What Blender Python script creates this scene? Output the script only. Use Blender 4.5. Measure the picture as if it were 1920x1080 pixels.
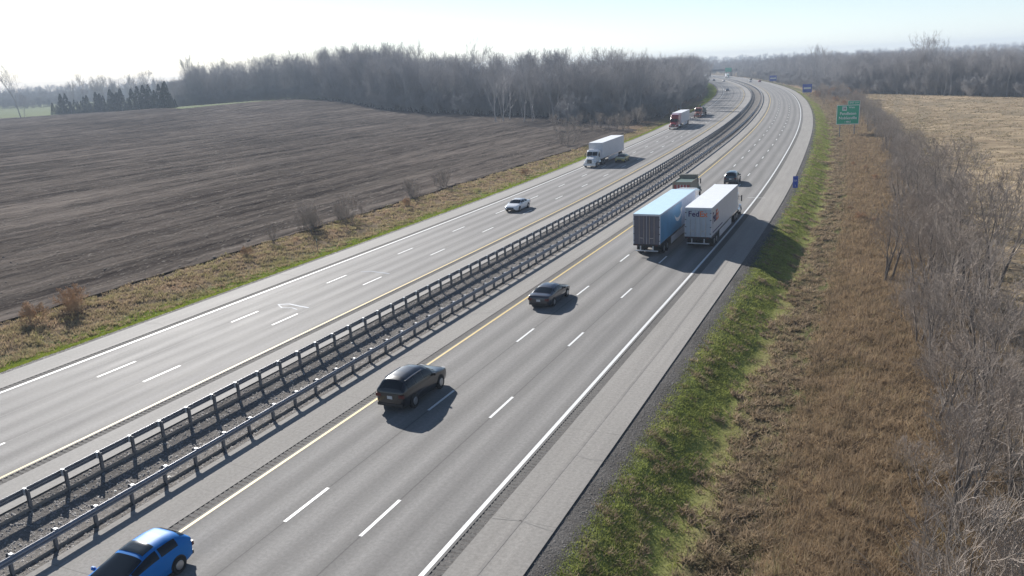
import bpy, math, random
import numpy as np
from mathutils import Vector, Matrix
R=math.radians
random.seed(7); rng=np.random.default_rng(7)
for o in list(bpy.data.objects): bpy.data.objects.remove(o)
S=bpy.context.scene; C=S.collection

# ---------------- camera, world, sun, exposure ----------------
CAMZ=17.849
cd=bpy.data.cameras.new('camera'); cam=bpy.data.objects.new('camera',cd); C.objects.link(cam)
cd.sensor_width=36; cd.lens=1545.78/1920*36; cd.clip_start=.5; cd.clip_end=20000
rt=Vector((0.91246,0.40697,-0.04228)); up=Vector((-0.06705,0.25066,0.96575)); fw=Vector((-0.40363,0.87837,-0.25600))
cam.matrix_world=Matrix(((rt.x,up.x,-fw.x,0),(rt.y,up.y,-fw.y,0),(rt.z,up.z,-fw.z,CAMZ),(0,0,0,1)))
S.camera=cam
SUN_AZ,SUN_EL=R(-48.7),R(26.8)
w=bpy.data.worlds.new('World'); S.world=w; w.use_nodes=True
nt=w.node_tree; bg=nt.nodes['Background']; sky=nt.nodes.new('ShaderNodeTexSky')
sky.sky_type='NISHITA'; sky.sun_disc=False; sky.sun_elevation=SUN_EL; sky.sun_rotation=SUN_AZ
sky.altitude=250; sky.air_density=1.0; sky.dust_density=.35; sky.ozone_density=3.5
# pale milky veil of winter haze, strongest at the horizon, the same all the way round
tcw=nt.nodes.new('ShaderNodeTexCoord'); sx_=nt.nodes.new('ShaderNodeSeparateXYZ'); nt.links.new(tcw.outputs['Generated'],sx_.inputs[0])
e1=nt.nodes.new('ShaderNodeMath'); e1.operation='ABSOLUTE'; nt.links.new(sx_.outputs[2],e1.inputs[0])
e2=nt.nodes.new('ShaderNodeMath'); e2.operation='MULTIPLY'; e2.inputs[1].default_value=-7; nt.links.new(e1.outputs[0],e2.inputs[0])
e3=nt.nodes.new('ShaderNodeMath'); e3.operation='EXPONENT'; nt.links.new(e2.outputs[0],e3.inputs[0])
e4=nt.nodes.new('ShaderNodeVectorMath'); e4.operation='SCALE'; e4.inputs[0].default_value=(6.4,7.4,8.6); nt.links.new(e3.outputs[0],e4.inputs['Scale'])
e5=nt.nodes.new('ShaderNodeVectorMath'); e5.operation='ADD'; nt.links.new(sky.outputs[0],e5.inputs[0]); nt.links.new(e4.outputs[0],e5.inputs[1])
nt.links.new(e5.outputs[0],bg.inputs[0]); bg.inputs[1].default_value=0.05
sl=bpy.data.lights.new('sun','SUN'); sl.energy=5.0; sl.angle=R(.53); sl.color=(1,.965,.92)
so_=bpy.data.objects.new('sun',sl); C.objects.link(so_)
sv=Vector((math.sin(SUN_AZ)*math.cos(SUN_EL),math.cos(SUN_AZ)*math.cos(SUN_EL),math.sin(SUN_EL)))
so_.rotation_euler=sv.to_track_quat('Z','Y').to_euler()
S.view_settings.view_transform='Standard'; S.view_settings.look='None'; S.view_settings.exposure=0.70; S.view_settings.gamma=1
HAZE=0.00034

# ---------------- helpers ----------------
def tag(o,label=None,cat=None,group=None,kind=None):
    if label:o['label']=label
    if cat:o['category']=cat
    if group:o['group']=group
    if kind:o['kind']=kind
    return o
def link(name,me,parent=None,kind=None):
    o=bpy.data.objects.new(name,me); C.objects.link(o)
    if parent: o.parent=parent
    if kind:o['kind']=kind
    return o
def empty(name,label,cat,loc=(0,0,0),rz=0,group=None):
    o=bpy.data.objects.new(name,None); C.objects.link(o); o.empty_display_size=.3
    o.location=loc; o.rotation_euler=(0,0,rz); return tag(o,label,cat,group)
def copy_tree(o,parent=None):
    c=o.copy(); C.objects.link(c)
    if parent:c.parent=parent
    for ch in list(o.children): copy_tree(ch,c)
    return c
def npmesh(name,V,F,mat,uv=None,smooth=False,col=None):
    """V (n,3) array, F (m,k) int array"""
    V=np.asarray(V,np.float32);F=np.asarray(F,np.int32);m,k=F.shape
    me=bpy.data.meshes.new(name); me.vertices.add(len(V)); me.vertices.foreach_set('co',V.ravel())
    me.loops.add(m*k); me.loops.foreach_set('vertex_index',F.ravel())
    me.polygons.add(m); me.polygons.foreach_set('loop_start',np.arange(0,m*k,k,dtype=np.int32))
    if smooth: me.polygons.foreach_set('use_smooth',np.ones(m,bool))
    if uv is not None:
        l=me.uv_layers.new(name='road'); l.data.foreach_set('uv',np.asarray(uv,np.float32)[F.ravel()].ravel())
    if col is not None:
        a=me.attributes.new('tint','FLOAT','POINT'); a.data.foreach_set('value',np.asarray(col,np.float32))
    me.update(calc_edges=True); me.materials.append(mat); return me
class MB:
    def __init__(s): s.v=[];s.f=[]
    def add(s,vs,fs):
        b=len(s.v); s.v+= [tuple(x) for x in vs]; s.f+=[tuple(i+b for i in f) for f in fs]; return s
    def box(s,x0,x1,y0,y1,z0,z1):
        return s.add([(x,y,z) for z in (z0,z1) for y in (y0,y1) for x in (x0,x1)],[(0,2,3,1),(4,5,7,6),(0,1,5,4),(2,6,7,3),(0,4,6,2),(1,3,7,5)])
    def cbox(s,c,d): return s.box(c[0]-d[0]/2,c[0]+d[0]/2,c[1]-d[1]/2,c[1]+d[1]/2,c[2]-d[2]/2,c[2]+d[2]/2)
    def cyl(s,p0,p1,r0,r1=None,n=12,cap=True):
        r1=r0 if r1 is None else r1
        p0=Vector(p0);p1=Vector(p1);d=(p1-p0).normalized();a=d.orthogonal().normalized();b=d.cross(a)
        vs=[p+ (a*math.cos(t)+b*math.sin(t))*r for p,r in((p0,r0),(p1,r1)) for t in [2*math.pi*i/n for i in range(n)]]
        fs=[(i,(i+1)%n,n+(i+1)%n,n+i) for i in range(n)]
        if cap: fs+=[tuple(range(n-1,-1,-1)),tuple(range(n,2*n))]
        return s.add(vs,fs)
    def loft(s,rings,cap=True):
        n=len(rings[0]); vs=[p for r in rings for p in r]; fs=[]
        for k in range(len(rings)-1):
            for i in range(n): fs.append((k*n+i,k*n+(i+1)%n,(k+1)*n+(i+1)%n,(k+1)*n+i))
        if cap: fs+=[tuple(range(n-1,-1,-1)),tuple(range((len(rings)-1)*n,len(rings)*n))]
        return s.add(vs,fs)
    def quad(s,a,b,c,d): return s.add([a,b,c,d],[(0,1,2,3)])
    def slab(s,pts,t):
        """thin solid from planar polygon pts, thickness t along normal"""
        p=[Vector(q) for q in pts]; n=(p[1]-p[0]).cross(p[2]-p[0]).normalized()*t; k=len(p)
        vs=p+[q+n for q in p]
        return s.add(vs,[tuple(range(k-1,-1,-1)),tuple(range(k,2*k))]+[(i,(i+1)%k,k+(i+1)%k,k+i) for i in range(k)])
    def mesh(s,name,mat,smooth=False,bevel=0,sub=0):
        me=bpy.data.meshes.new(name); me.from_pydata(s.v,[],s.f); me.materials.append(mat)
        import bmesh
        bm=bmesh.new(); bm.from_mesh(me); bmesh.ops.recalc_face_normals(bm,faces=bm.faces)
        if bevel: bmesh.ops.bevel(bm,geom=[e for e in bm.edges if len(e.link_faces)==2 and e.calc_face_angle(0)>.6],offset=bevel,segments=2,affect='EDGES',clamp_overlap=True)
        bm.to_mesh(me); bm.free()
        if sub:
            o=bpy.data.objects.new('t',me); C.objects.link(o); md=o.modifiers.new('s','SUBSURF'); md.levels=sub; md.render_levels=sub
            dg=bpy.context.evaluated_depsgraph_get(); me2=bpy.data.meshes.new_from_object(o.evaluated_get(dg)); bpy.data.objects.remove(o); me=me2; me.name=name
        if smooth:
            for p in me.polygons:p.use_smooth=True
        elif bevel:
            for p in me.polygons:p.use_smooth=False
        return me
    def obj(s,name,mat,parent=None,**k): return link(name,s.mesh(name,mat,**k),parent)

# ---------------- materials ----------------
M={}
def mat(name,col,rough=.6,metal=0,noise=0,nscale=5,bump=0,bscale=20,spec=.5,coat=0,emit=0,detail=4,stretch=None,dist=.1):
    m=bpy.data.materials.new(name); m.use_nodes=True; t=m.node_tree; b=t.nodes['Principled BSDF']
    b.inputs['Base Color'].default_value=(*col,1); b.inputs['Roughness'].default_value=rough; b.inputs['Metallic'].default_value=metal
    b.inputs['Specular IOR Level'].default_value=spec; b.inputs['Coat Weight'].default_value=coat; b.inputs['Coat Roughness'].default_value=.08
    tc=t.nodes.new('ShaderNodeTexCoord')
    if noise:
        n=t.nodes.new('ShaderNodeTexNoise'); n.inputs['Scale'].default_value=nscale; n.inputs['Detail'].default_value=detail
        mp=t.nodes.new('ShaderNodeMapping'); t.links.new(tc.outputs['Object'],mp.inputs[0]); t.links.new(mp.outputs[0],n.inputs[0])
        if stretch: mp.inputs['Scale'].default_value=stretch
        mr=t.nodes.new('ShaderNodeMapRange'); mr.inputs[1].default_value=.25; mr.inputs[2].default_value=.75; mr.inputs[3].default_value=1-noise; mr.inputs[4].default_value=1+noise
        t.links.new(n.outputs[0],mr.inputs[0])
        mx=t.nodes.new('ShaderNodeVectorMath'); mx.operation='SCALE'; mx.inputs[0].default_value=col; t.links.new(mr.outputs[0],mx.inputs['Scale']); t.links.new(mx.outputs[0],b.inputs['Base Color'])
    if bump:
        n2=t.nodes.new('ShaderNodeTexNoise'); n2.inputs['Scale'].default_value=bscale; n2.inputs['Detail'].default_value=3; t.links.new(tc.outputs['Object'],n2.inputs[0])
        bp=t.nodes.new('ShaderNodeBump'); bp.inputs['Strength'].default_value=bump; bp.inputs['Distance'].default_value=dist; t.links.new(n2.outputs[0],bp.inputs['Height']); t.links.new(bp.outputs[0],b.inputs['Normal'])
    M[name]=m; return m
for a in [
 ('tyre',(.018,.018,.019),.85),('rim',(.45,.46,.48),.35,.9),('black_trim',(.02,.02,.022),.5),('glass',(.012,.016,.02),.06,0),
 ('chrome',(.6,.6,.62),.2,1),('tail_red',(.10,.006,.006),.4),('lamp',(.75,.76,.78),.15),('amber',(.7,.25,.03),.3),
 ('plate',(.55,.56,.58),.5),('undercarriage',(.03,.03,.032),.7),('orange_print',(.75,.14,.02),.6),('purple_print',(.03,.008,.10),.6),
 ('white_sheet',(.78,.79,.8),.45),('sign_green',(0,.38,.21),.4),('sign_white',(.75,.78,.76),.5),('sign_blue',(.01,.06,.42),.45),
 ('steel_post',(.17,.175,.19),.6,.3),]: mat(*a)
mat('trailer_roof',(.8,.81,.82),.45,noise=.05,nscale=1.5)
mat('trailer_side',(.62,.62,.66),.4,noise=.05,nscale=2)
mat('trailer_door_grey',(.105,.098,.125),.5,noise=.15,nscale=2)
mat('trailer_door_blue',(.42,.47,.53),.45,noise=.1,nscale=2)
mat('blue_print',(.11,.31,.52),.4,noise=.15,nscale=.6)
mat('pale_blue_print',(.36,.46,.62),.4,noise=.08,nscale=1)
mat('paint_white',(.78,.79,.8),.25,coat=.6)
mat('paint_black',(.006,.006,.009),.3,coat=1)
mat('paint_charcoal',(.022,.024,.035),.3,coat=1)
mat('paint_blue',(.015,.19,.56),.5,0,coat=0,spec=.15); mat('glass_roof',(.02,.03,.04),.13)
mat('paint_teal',(.02,.045,.06),.3,coat=1)
mat('paint_red',(.33,.018,.03),.3,coat=.8)
mat('paint_orange_red',(.40,.10,.05),.4,coat=.4)
mat('paint_gold',(.42,.33,.07),.35,coat=.6)
mat('paint_tan',(.22,.20,.16),.5)
mat('paint_dull_red',(.30,.05,.05),.5)
mat('paint_green_grey',(.10,.15,.13),.5)
mat('galvanized',(.30,.31,.34),.5,.5,noise=.12,nscale=3)
mat('galvanized_sunlit',(.62,.63,.64),.5,.3)  # blockouts: same steel made paler, sunlit tops put into the colour
mat('concrete_bridge',(.16,.155,.16),.8,noise=.15,nscale=1)
mat('line_white',(.74,.74,.72),.55,noise=.10,nscale=9)
mat('line_yellow',(.66,.47,.14),.6,noise=.12,nscale=6)
mat('crack_seal',(.62,.62,.62),.22,noise=.1,nscale=6)  # glossy tar seal; its sun glint is painted in as a pale colour
mat('rumble',(.105,.10,.093),.9,noise=.3,nscale=12)
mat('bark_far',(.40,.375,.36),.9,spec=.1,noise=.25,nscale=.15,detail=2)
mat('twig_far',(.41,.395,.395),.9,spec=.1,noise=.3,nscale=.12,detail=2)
mat('bark_hedge',(.15,.13,.115),.9,spec=.1,noise=.25,nscale=2)
mat('twig_hedge',(.34,.29,.25),.9,spec=.1,noise=.3,nscale=1.2)
mat('twig_red',(.50,.33,.20),.9,noise=.25,nscale=1)
mat('evergreen',(.035,.055,.03),.85,noise=.35,nscale=.8)
mat('stone',(.34,.32,.30),.85,noise=.4,nscale=1.3)
mat('litter',(.7,.68,.62),.7)

def nodes(m): m.use_nodes=True; return m.node_tree,m.node_tree.nodes['Principled BSDF']
def nd(t,typ,**k):
    n=t.nodes.new(typ)
    for a,b in k.items():
        if a.startswith('i_'): n.inputs[int(a[2:])].default_value=b
        else: setattr(n,a,b)
    return n
def math_(t,op,a,b=None,c=None):
    n=t.nodes.new('ShaderNodeMath'); n.operation=op
    for i,x in enumerate((a,b,c)):
        if x is None: continue
        if isinstance(x,(int,float)): n.inputs[i].default_value=x
        else: t.links.new(x,n.inputs[i])
    return n.outputs[0]
def noise_(t,vec,scale,detail=4,mapscale=None,rough=.5):
    if mapscale:
        mp=t.nodes.new('ShaderNodeMapping'); mp.inputs['Scale'].default_value=mapscale; t.links.new(vec,mp.inputs[0]); vec=mp.outputs[0]
    n=t.nodes.new('ShaderNodeTexNoise'); n.inputs['Scale'].default_value=scale; n.inputs['Detail'].default_value=detail; n.inputs['Roughness'].default_value=rough
    t.links.new(vec,n.inputs[0]); return n.outputs[0]
def ramp_(t,fac,stops):
    r=t.nodes.new('ShaderNodeValToRGB'); e=r.color_ramp.elements
    while len(e)<len(stops): e.new(.5)
    for i,(p,c) in enumerate(stops): e[i].position=p; e[i].color=(*c,1)
    t.links.new(fac,r.inputs[0]); return r.outputs[0]
def scale_(t,col,fac):
    n=t.nodes.new('ShaderNodeVectorMath'); n.operation='SCALE'; t.links.new(col,n.inputs[0])
    if isinstance(fac,(int,float)): n.inputs['Scale'].default_value=fac
    else: t.links.new(fac,n.inputs['Scale'])
    return n.outputs[0]
def mr_(t,x,a,b,c,d):
    n=t.nodes.new('ShaderNodeMapRange'); t.links.new(x,n.inputs[0])
    for i,v in enumerate((a,b,c,d)): n.inputs[i+1].default_value=v
    return n.outputs[0]
def bump_(t,b,h,strength,dist):
    n=t.nodes.new('ShaderNodeBump'); n.inputs['Strength'].default_value=strength; n.inputs['Distance'].default_value=dist
    t.links.new(h,n.inputs['Height']); t.links.new(n.outputs[0],b.inputs['Normal'])

def pavement_mat(name,base,lane0=None,sign=1,rough=.55,streak=.0,spec=.5):
    m=bpy.data.materials.new(name); t,b=nodes(m); M[name]=m
    uv=nd(t,'ShaderNodeUVMap',uv_map='road').outputs[0]; sp=nd(t,'ShaderNodeSeparateXYZ'); t.links.new(uv,sp.inputs[0]); o,s=sp.outputs[0],sp.outputs[1]
    fine=noise_(t,uv,6,5,rough=.8); mid=noise_(t,uv,1.0,4,(1.2,.12,1)); big=noise_(t,uv,.05,3)
    f=mr_(t,fine,.35,.65,.84,1.16); f=math_(t,'MULTIPLY',f,mr_(t,mid,.3,.7,.93,1.07)); f=math_(t,'MULTIPLY',f,mr_(t,big,.3,.7,.95,1.05))
    if lane0 is not None:
        u=math_(t,'DIVIDE',math_(t,'SUBTRACT',o,lane0),3.6576)
        fr=math_(t,'FRACT',u)
        # dark drip strip in the lane centre, paler polished wheel paths
        c=math_(t,'COSINE',math_(t,'MULTIPLY',fr,4*math.pi))
        wob=noise_(t,uv,1.0,2,(.5,.03,1))
        f=math_(t,'MULTIPLY',f,mr_(t,math_(t,'MULTIPLY',c,mr_(t,wob,.3,.7,.5,1.3)),-1,1,1+streak,1-streak))
        f=math_(t,'MULTIPLY',f,mr_(t,noise_(t,uv,1,3,(3.2,.015,1)),.3,.7,.93,1.07)); f=math_(t,'MULTIPLY',f,mr_(t,noise_(t,uv,.5,3,(1,.25,1)),.62,.72,1,.9))
        e=math_(t,'ABSOLUTE',math_(t,'SUBTRACT',fr,.5))          # .5 at the joint
        j=mr_(t,e,.489,.494,1,.66 if lane0>0 else 1.45); f=math_(t,'MULTIPLY',f,j)  # right joints dark; left joints paler, their sun glint put into the colour
    else:
        # thin transverse joints in the shoulder
        fr=math_(t,'FRACT',math_(t,'DIVIDE',s,9.1)); e=math_(t,'ABSOLUTE',math_(t,'SUBTRACT',fr,.5))
        f=math_(t,'MULTIPLY',f,mr_(t,e,.4965,.498,1,.8))
        st=noise_(t,uv,1,3,(2.2,.05,1)); f=math_(t,'MULTIPLY',f,mr_(t,st,.3,.75,1.05,.90))
    cn=nd(t,'ShaderNodeCombineXYZ',i_0=base[0],i_1=base[1],i_2=base[2])
    t.links.new(scale_(t,cn.outputs[0],f),b.inputs['Base Color']); b.inputs['Roughness'].default_value=rough; b.inputs['Specular IOR Level'].default_value=spec
    t.links.new(mr_(t,mid,.3,.7,rough-.04,rough+.04),b.inputs['Roughness'])
    bump_(t,b,fine,.25,.01); return m
pavement_mat('lane_surface_right',(.215,.206,.195),6.05,rough=.82,streak=.19,spec=.18)
pavement_mat('lane_surface_left',(.225,.215,.205),-17.02,rough=.74,streak=.22,spec=.13)
pavement_mat('shoulder_surface',(.305,.288,.265),rough=.9,spec=.15)
pavement_mat('shoulder_surface_left',(.30,.285,.265),rough=.8,spec=.2)

def ground_mat():
    m=bpy.data.materials.new('roadside_ground'); t,b=nodes(m); M['ground']=m
    uv=nd(t,'ShaderNodeUVMap',uv_map='road').outputs[0]; sp=nd(t,'ShaderNodeSeparateXYZ'); t.links.new(uv,sp.inputs[0]); o=sp.outputs[0]
    n1=noise_(t,uv,.35,4); n2=noise_(t,uv,.9,4,(1,.35,1)); n3=noise_(t,uv,5,4,rough=.65); n4=noise_(t,uv,30,2)
    oo=math_(t,'ADD',o,math_(t,'MULTIPLY',math_(t,'SUBTRACT',n2,.5),1.6))
    x=math_(t,'DIVIDE',math_(t,'ADD',oo,60),120); P=lambda a:(a+60)/120
    soil=(.085,.072,.066); brn=(.20,.155,.10); rus=(.22,.15,.09); grn=(.13,.17,.04); brg=(.20,.27,.04); grv=(.17,.16,.15)
    st=[(P(-60),soil),(P(-37),soil),(P(-34.5),(.13,.10,.072)),(P(-30),rus),(P(-27.5),brn),(P(-25.6),grn),(P(-23),brg),(P(-21.9),brg),(P(-21.5),grv),(P(-3),grv),(P(-2),(.19,.175,.16)),
        (P(2),(.19,.175,.16)),(P(20.5),grv),(P(21.2),(.12,.11,.10)),(P(21.7),(.08,.08,.06)),(P(22.4),(.19,.22,.075)),(P(24.3),(.28,.31,.085)),(P(25.2),(.27,.25,.11)),(P(26.2),(.14,.11,.065)),(P(28),(.10,.11,.04)),(P(29.4),(.24,.175,.11)),(P(32),(.23,.165,.105)),(P(35),(.13,.10,.07)),(P(40),(.15,.115,.075)),(P(43),(.26,.205,.135))]
    col=ramp_(t,x,st)
    f=math_(t,'MULTIPLY',mr_(t,n1,.3,.7,.85,1.15),mr_(t,n3,.25,.75,.65,1.35)); f=math_(t,'MULTIPLY',f,mr_(t,n4,.2,.8,.75,1.25))
    near=scale_(t,col,f)
    # far left beyond the ploughed field: pasture green; elsewhere leaf litter
    tc=nd(t,'ShaderNodeTexCoord'); s2=nd(t,'ShaderNodeSeparateXYZ'); t.links.new(tc.outputs['Object'],s2.inputs[0])
    fx=math_(t,'MULTIPLY',mr_(t,s2.outputs[0],-330,-300,1,0),mr_(t,s2.outputs[1],300,360,0,1))
    mix=nd(t,'ShaderNodeMix',data_type='RGBA'); t.links.new(fx,mix.inputs[0]); t.links.new(near,mix.inputs[6]); mix.inputs[7].default_value=(.11,.14,.045,1)
    t.links.new(mix.outputs[2],b.inputs['Base Color']); b.inputs['Roughness'].default_value=.95; b.inputs['Specular IOR Level'].default_value=.03
    bump_(t,b,math_(t,'ADD',n3,math_(t,'MULTIPLY',n4,.4)),.8,.12)
ground_mat()
def field_mat(name,c1,c2,mscale,bumpd,rough=.95,patch=.2):
    m=bpy.data.materials.new(name); t,b=nodes(m); M[name]=m
    tc=nd(t,'ShaderNodeTexCoord').outputs['Object']
    a=noise_(t,tc,1,5,mscale,.65); big=noise_(t,tc,.02,3); fine=noise_(t,tc,3,4,rough=.7); st=noise_(t,tc,1,3,(mscale[0]*.25,mscale[1]*.2,1))
    x=math_(t,'ADD',math_(t,'MULTIPLY',a,.5),math_(t,'ADD',math_(t,'MULTIPLY',fine,.15),math_(t,'MULTIPLY',noise_(t,tc,1,4,(mscale[0]*.28,mscale[1]*.12,1)),.35)))
    col=ramp_(t,x,[(.40,c1),(.59,c2)]); f=math_(t,'MULTIPLY',mr_(t,big,.3,.7,1-patch,1+patch),mr_(t,st,.35,.65,.8,1.2))
    t.links.new(scale_(t,col,f),b.inputs['Base Color']); b.inputs['Roughness'].default_value=rough; b.inputs['Specular IOR Level'].default_value=.0
    bump_(t,b,x,.9,bumpd); return m
field_mat('plowed_soil',(.050,.042,.038),(.155,.133,.116),(1.1,.06,1),.3,patch=.3)
field_mat('stubble',(.20,.15,.10),(.42,.33,.22),(.5,2.2,1),.1)
def blade_mat(name,cols,patches=.35,trans=.35):
    m=bpy.data.materials.new(name); t,b=nodes(m); M[name]=m
    at=nd(t,'ShaderNodeAttribute',attribute_name='tint'); tc=nd(t,'ShaderNodeTexCoord').outputs['Object']
    n=noise_(t,tc,.45,4); n2=noise_(t,tc,2.2,4)
    x=math_(t,'ADD',math_(t,'MULTIPLY',at.outputs['Fac'],.5),mr_(t,n,.3,.7,0,.5))
    col=ramp_(t,x,[(i/(len(cols)-1),c) for i,c in enumerate(cols)])
    col=scale_(t,col,mr_(t,n2,.3,.7,1-patches,1+patches))
    t.links.new(col,b.inputs['Base Color']); b.inputs['Roughness'].default_value=.8; b.inputs['Specular IOR Level'].default_value=.15
    tr=nd(t,'ShaderNodeBsdfTranslucent'); t.links.new(col,tr.inputs[0]); mx=nd(t,'ShaderNodeMixShader'); mx.inputs[0].default_value=trans
    t.links.new(b.outputs[0],mx.inputs[1]); t.links.new(tr.outputs[0],mx.inputs[2]); t.links.new(mx.outputs[0],t.nodes['Material Output'].inputs[0])
blade_mat('grass_green',[(.15,.175,.06),(.24,.275,.075),(.34,.37,.10),(.44,.41,.18)],.4)
blade_mat('grass_mid',[(.22,.25,.065),(.30,.33,.08),(.36,.36,.12),(.38,.33,.17)],.35)
blade_mat('grass_tall',[(.23,.20,.095),(.29,.215,.13),(.36,.265,.165),(.45,.35,.23)],.28)
blade_mat('grass_weed',[(.16,.17,.07),(.27,.21,.13),(.38,.29,.20),(.30,.30,.11)],.35)
blade_mat('grass_brown',[(.15,.112,.075),(.22,.165,.11),(.30,.225,.15),(.22,.205,.09)],.28)
blade_mat('grass_verge',[(.42,.26,.17),(.44,.33,.22),(.38,.32,.17),(.26,.28,.10)],.3)
blade_mat('grass_bright',[(.19,.24,.03),(.27,.32,.04),(.34,.37,.08)],.25)
blade_mat('straw',[(.30,.23,.14),(.42,.33,.2),(.52,.43,.27)],.2,.2)

# ---------------- road alignment ----------------
kn=np.array([-60,60,110,160,220,300,400,520,700,900,1200.]); kv=np.array([0,0,-.8005,-.177,-.4491,-.3185,-.3485,-.417,-.1531,-.2836,-.2836])*1e-3
SS=np.arange(-400,7000,2.); k_=np.interp(SS,kn,kv); k_[SS>1250]=0; k_[SS<-60]=0
th_=np.cumsum(k_)*2; th_-=np.interp(0,SS,th_)+.00434
xx_=np.cumsum(np.sin(th_))*2; yy_=np.cumsum(np.cos(th_))*2; xx_-=np.interp(0,SS,xx_)+31.515; yy_-=np.interp(0,SS,yy_)
def frame(s):
    return np.interp(s,SS,xx_),np.interp(s,SS,yy_),np.interp(s,SS,th_)
def XY(s,o):
    x,y,t=frame(s); return x+o*np.cos(t), y-o*np.sin(t)
op=np.array([-1e4,-60,-40,-31,-27,-24.2,-21.6,-20.6,-20.3,-2.8,-2.4,0,2.4,2.8,20.4,20.7,22.2,24.8,27,30.5,34,60,1e4])
oz=np.array([-.8,-.8,-.8,-.7,-1.15,-1.1,-.30,-.08,-.03,-.03,-.10,-.42,-.10,-.03,-.03,-.08,-.28,-1.42,-1.5,-.95,-.85,-.9,-.9])
def ground_z(X,Y,o,s=None):
    z=np.interp(o,op,oz); z=z+6.5*np.exp(-(((X+340)/130)**2+((Y-420)/130)**2))*np.clip((-o-30)/60,0,1)
    m=np.clip((np.abs(o)-22.5)/3,0,1)
    z=z+m*(.10*np.sin(X*.9+Y*.31)*np.sin(Y*.7-X*.2)+.06*np.sin(X*2.3)*np.sin(Y*1.9+1))
    return z
def gz(s,o):
    X,Y=XY(s,o); return float(ground_z(X,Y,o))
def sheet(name,svals,ovals,zf,material,kind='structure',parent=None):
    s,o=np.meshgrid(svals,ovals,indexing='ij'); X,Y=XY(s,o)
    Z=zf(X,Y,o) if callable(zf) else np.full_like(X,zf)
    n,m=s.shape; i=np.arange(n*m).reshape(n,m)
    F=np.stack([i[:-1,:-1],i[:-1,1:],i[1:,1:],i[1:,:-1]],-1).reshape(-1,4)
    return link(name,npmesh(name,np.stack([X,Y,Z],-1).reshape(-1,3),F,material,np.stack([o,s],-1).reshape(-1,2),smooth=True),parent,kind)
sv_=np.concatenate([np.arange(-300,10,20),np.arange(10,90,.6),np.arange(90,260,2),np.arange(260,1300,12),[1400,1700,2200,3000,4500,6800]])
half=np.concatenate([np.arange(3.2,20,4),np.arange(20.4,36,.45),np.arange(36,60,2),[60,70,85,100,120,150,180,220,260,300,340,380,430,480,540,620,720,850,1000]])
ov_=np.concatenate([-half[::-1],[-2.8,-2.4,-1.2,0,1.2,2.4,2.8],half])
g=sheet('ground',sv_,ov_,ground_z,M['ground'])
# carry the ground on to the horizon
far=[]; 
def skirt(name,P,Q):
    n=len(P); V=np.concatenate([P,Q]); i=np.arange(n-1); return link(name,npmesh(name,V,np.stack([i,i+1,i+1+n,i+n],-1),M['ground'],np.tile([[70.,0.]],(len(V),1))),None,'structure')
for sgn,nm in ((-1,'distant_ground'),(1,'distant_ground')):
    X,Y=XY(sv_,np.full_like(sv_,sgn*1000.)); a=R(-8); Pn=np.stack([X,Y,np.full_like(X,-.8 if sgn<0 else -.9)],-1)
    Q=Pn+np.array([sgn*9000*math.cos(a),-sgn*9000*math.sin(a),0])
    skirt(nm,Pn if sgn<0 else Q,Q if sgn<0 else Pn)

# ---------------- pavements ----------------
sr=np.concatenate([np.arange(-60,260,4),np.arange(260,1300,8)])
def strip(name,o0,o1,z,m,parent=None,svals=sr,kind=None): return sheet(name,svals,np.array([o0,o1]),z,m,kind,parent)
roads={}
for side,nm,lab in ((1,'right_carriageway','three-lane'),(-1,'left_carriageway','three-lane')):
    O=lambda a,b:(a,b) if side>0 else (-b,-a)
    rd=strip(nm,*O(5.85,17.25),0.0,M['lane_surface_right' if side>0 else 'lane_surface_left'],kind='structure'); roads[side]=rd
    shm=M['shoulder_surface' if side>0 else 'shoulder_surface_left']
    strip('shoulder',*O(17.75,20.55 if side>0 else 20.2),0.0,shm,rd); strip('shoulder',*O(2.72,5.35),0.0,shm,rd)
    # side faces of the slab edges
    for oe in (20.55 if side>0 else 20.2,2.72):
        x,y=XY(sr,np.full_like(sr,side*oe)); n=len(sr); V=np.concatenate([np.stack([x,y,0*x],-1),np.stack([x,y,0*x-.25],-1)]); i=np.arange(n-1)
        link('slab_edge',npmesh('slab_edge',V,np.stack([i,i+1,i+1+n,i+n],-1),shm,np.tile([[0.,0.]],(2*n,1))),rd)
    # milled rumble strips: grooves are real geometry near the camera
    for (a,b) in ((17.25,17.75),(5.35,5.85)):
        a,b=O(a,b); sg=np.arange(-10,230,.15); zz=np.where((np.arange(len(sg))//1)%2==0,-.003,-.05)
        s,o=np.meshgrid(sg,np.array([a,b]),indexing='ij'); X,Y=XY(s,o); Z=np.repeat(zz[:,None],2,1); ii=np.arange(s.size).reshape(s.shape)
        F=np.stack([ii[:-1,:-1],ii[:-1,1:],ii[1:,1:],ii[1:,:-1]],-1).reshape(-1,4)
        link('rumble_strip',npmesh('rumble_strip',np.stack([X,Y,Z],-1).reshape(-1,3),F,M['rumble'],np.stack([o,s],-1).reshape(-1,2)),rd)['kind']='stuff'
        strip('rumble_strip',a,b,-.004,M['rumble'],rd,np.concatenate([np.arange(229.8,260,5),np.arange(260,1300,8)]))['kind']='stuff'
    # edge lines
    strip('edge_line',*O(16.93,17.13),.006,M['line_white'],rd); strip('edge_line',*O(5.97,6.13),.006,M['line_yellow'],rd)
    # lane dashes, each one its own piece
    dm=npmesh('lane_dash',[(-.08,0,0),(.08,0,0),(.08,3.05,0),(-.08,3.05,0)],[(0,1,2,3)],M['line_white'],[(0,0),(.13,0),(.13,3),(0,3)])
    for lane,ph in (((9.70,23.9),(13.36,24.05)) if side>0 else ((-9.70,22.2),(-13.36,21.9))):
        for k in range(-3,52):
            s=ph+k*12.192; x,y=XY(s,lane); th=frame(s+1.5)[2]; d=link('lane_dash',dm,rd); d.location=(x,y,.006); d.rotation_euler=(0,0,-th)
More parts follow.
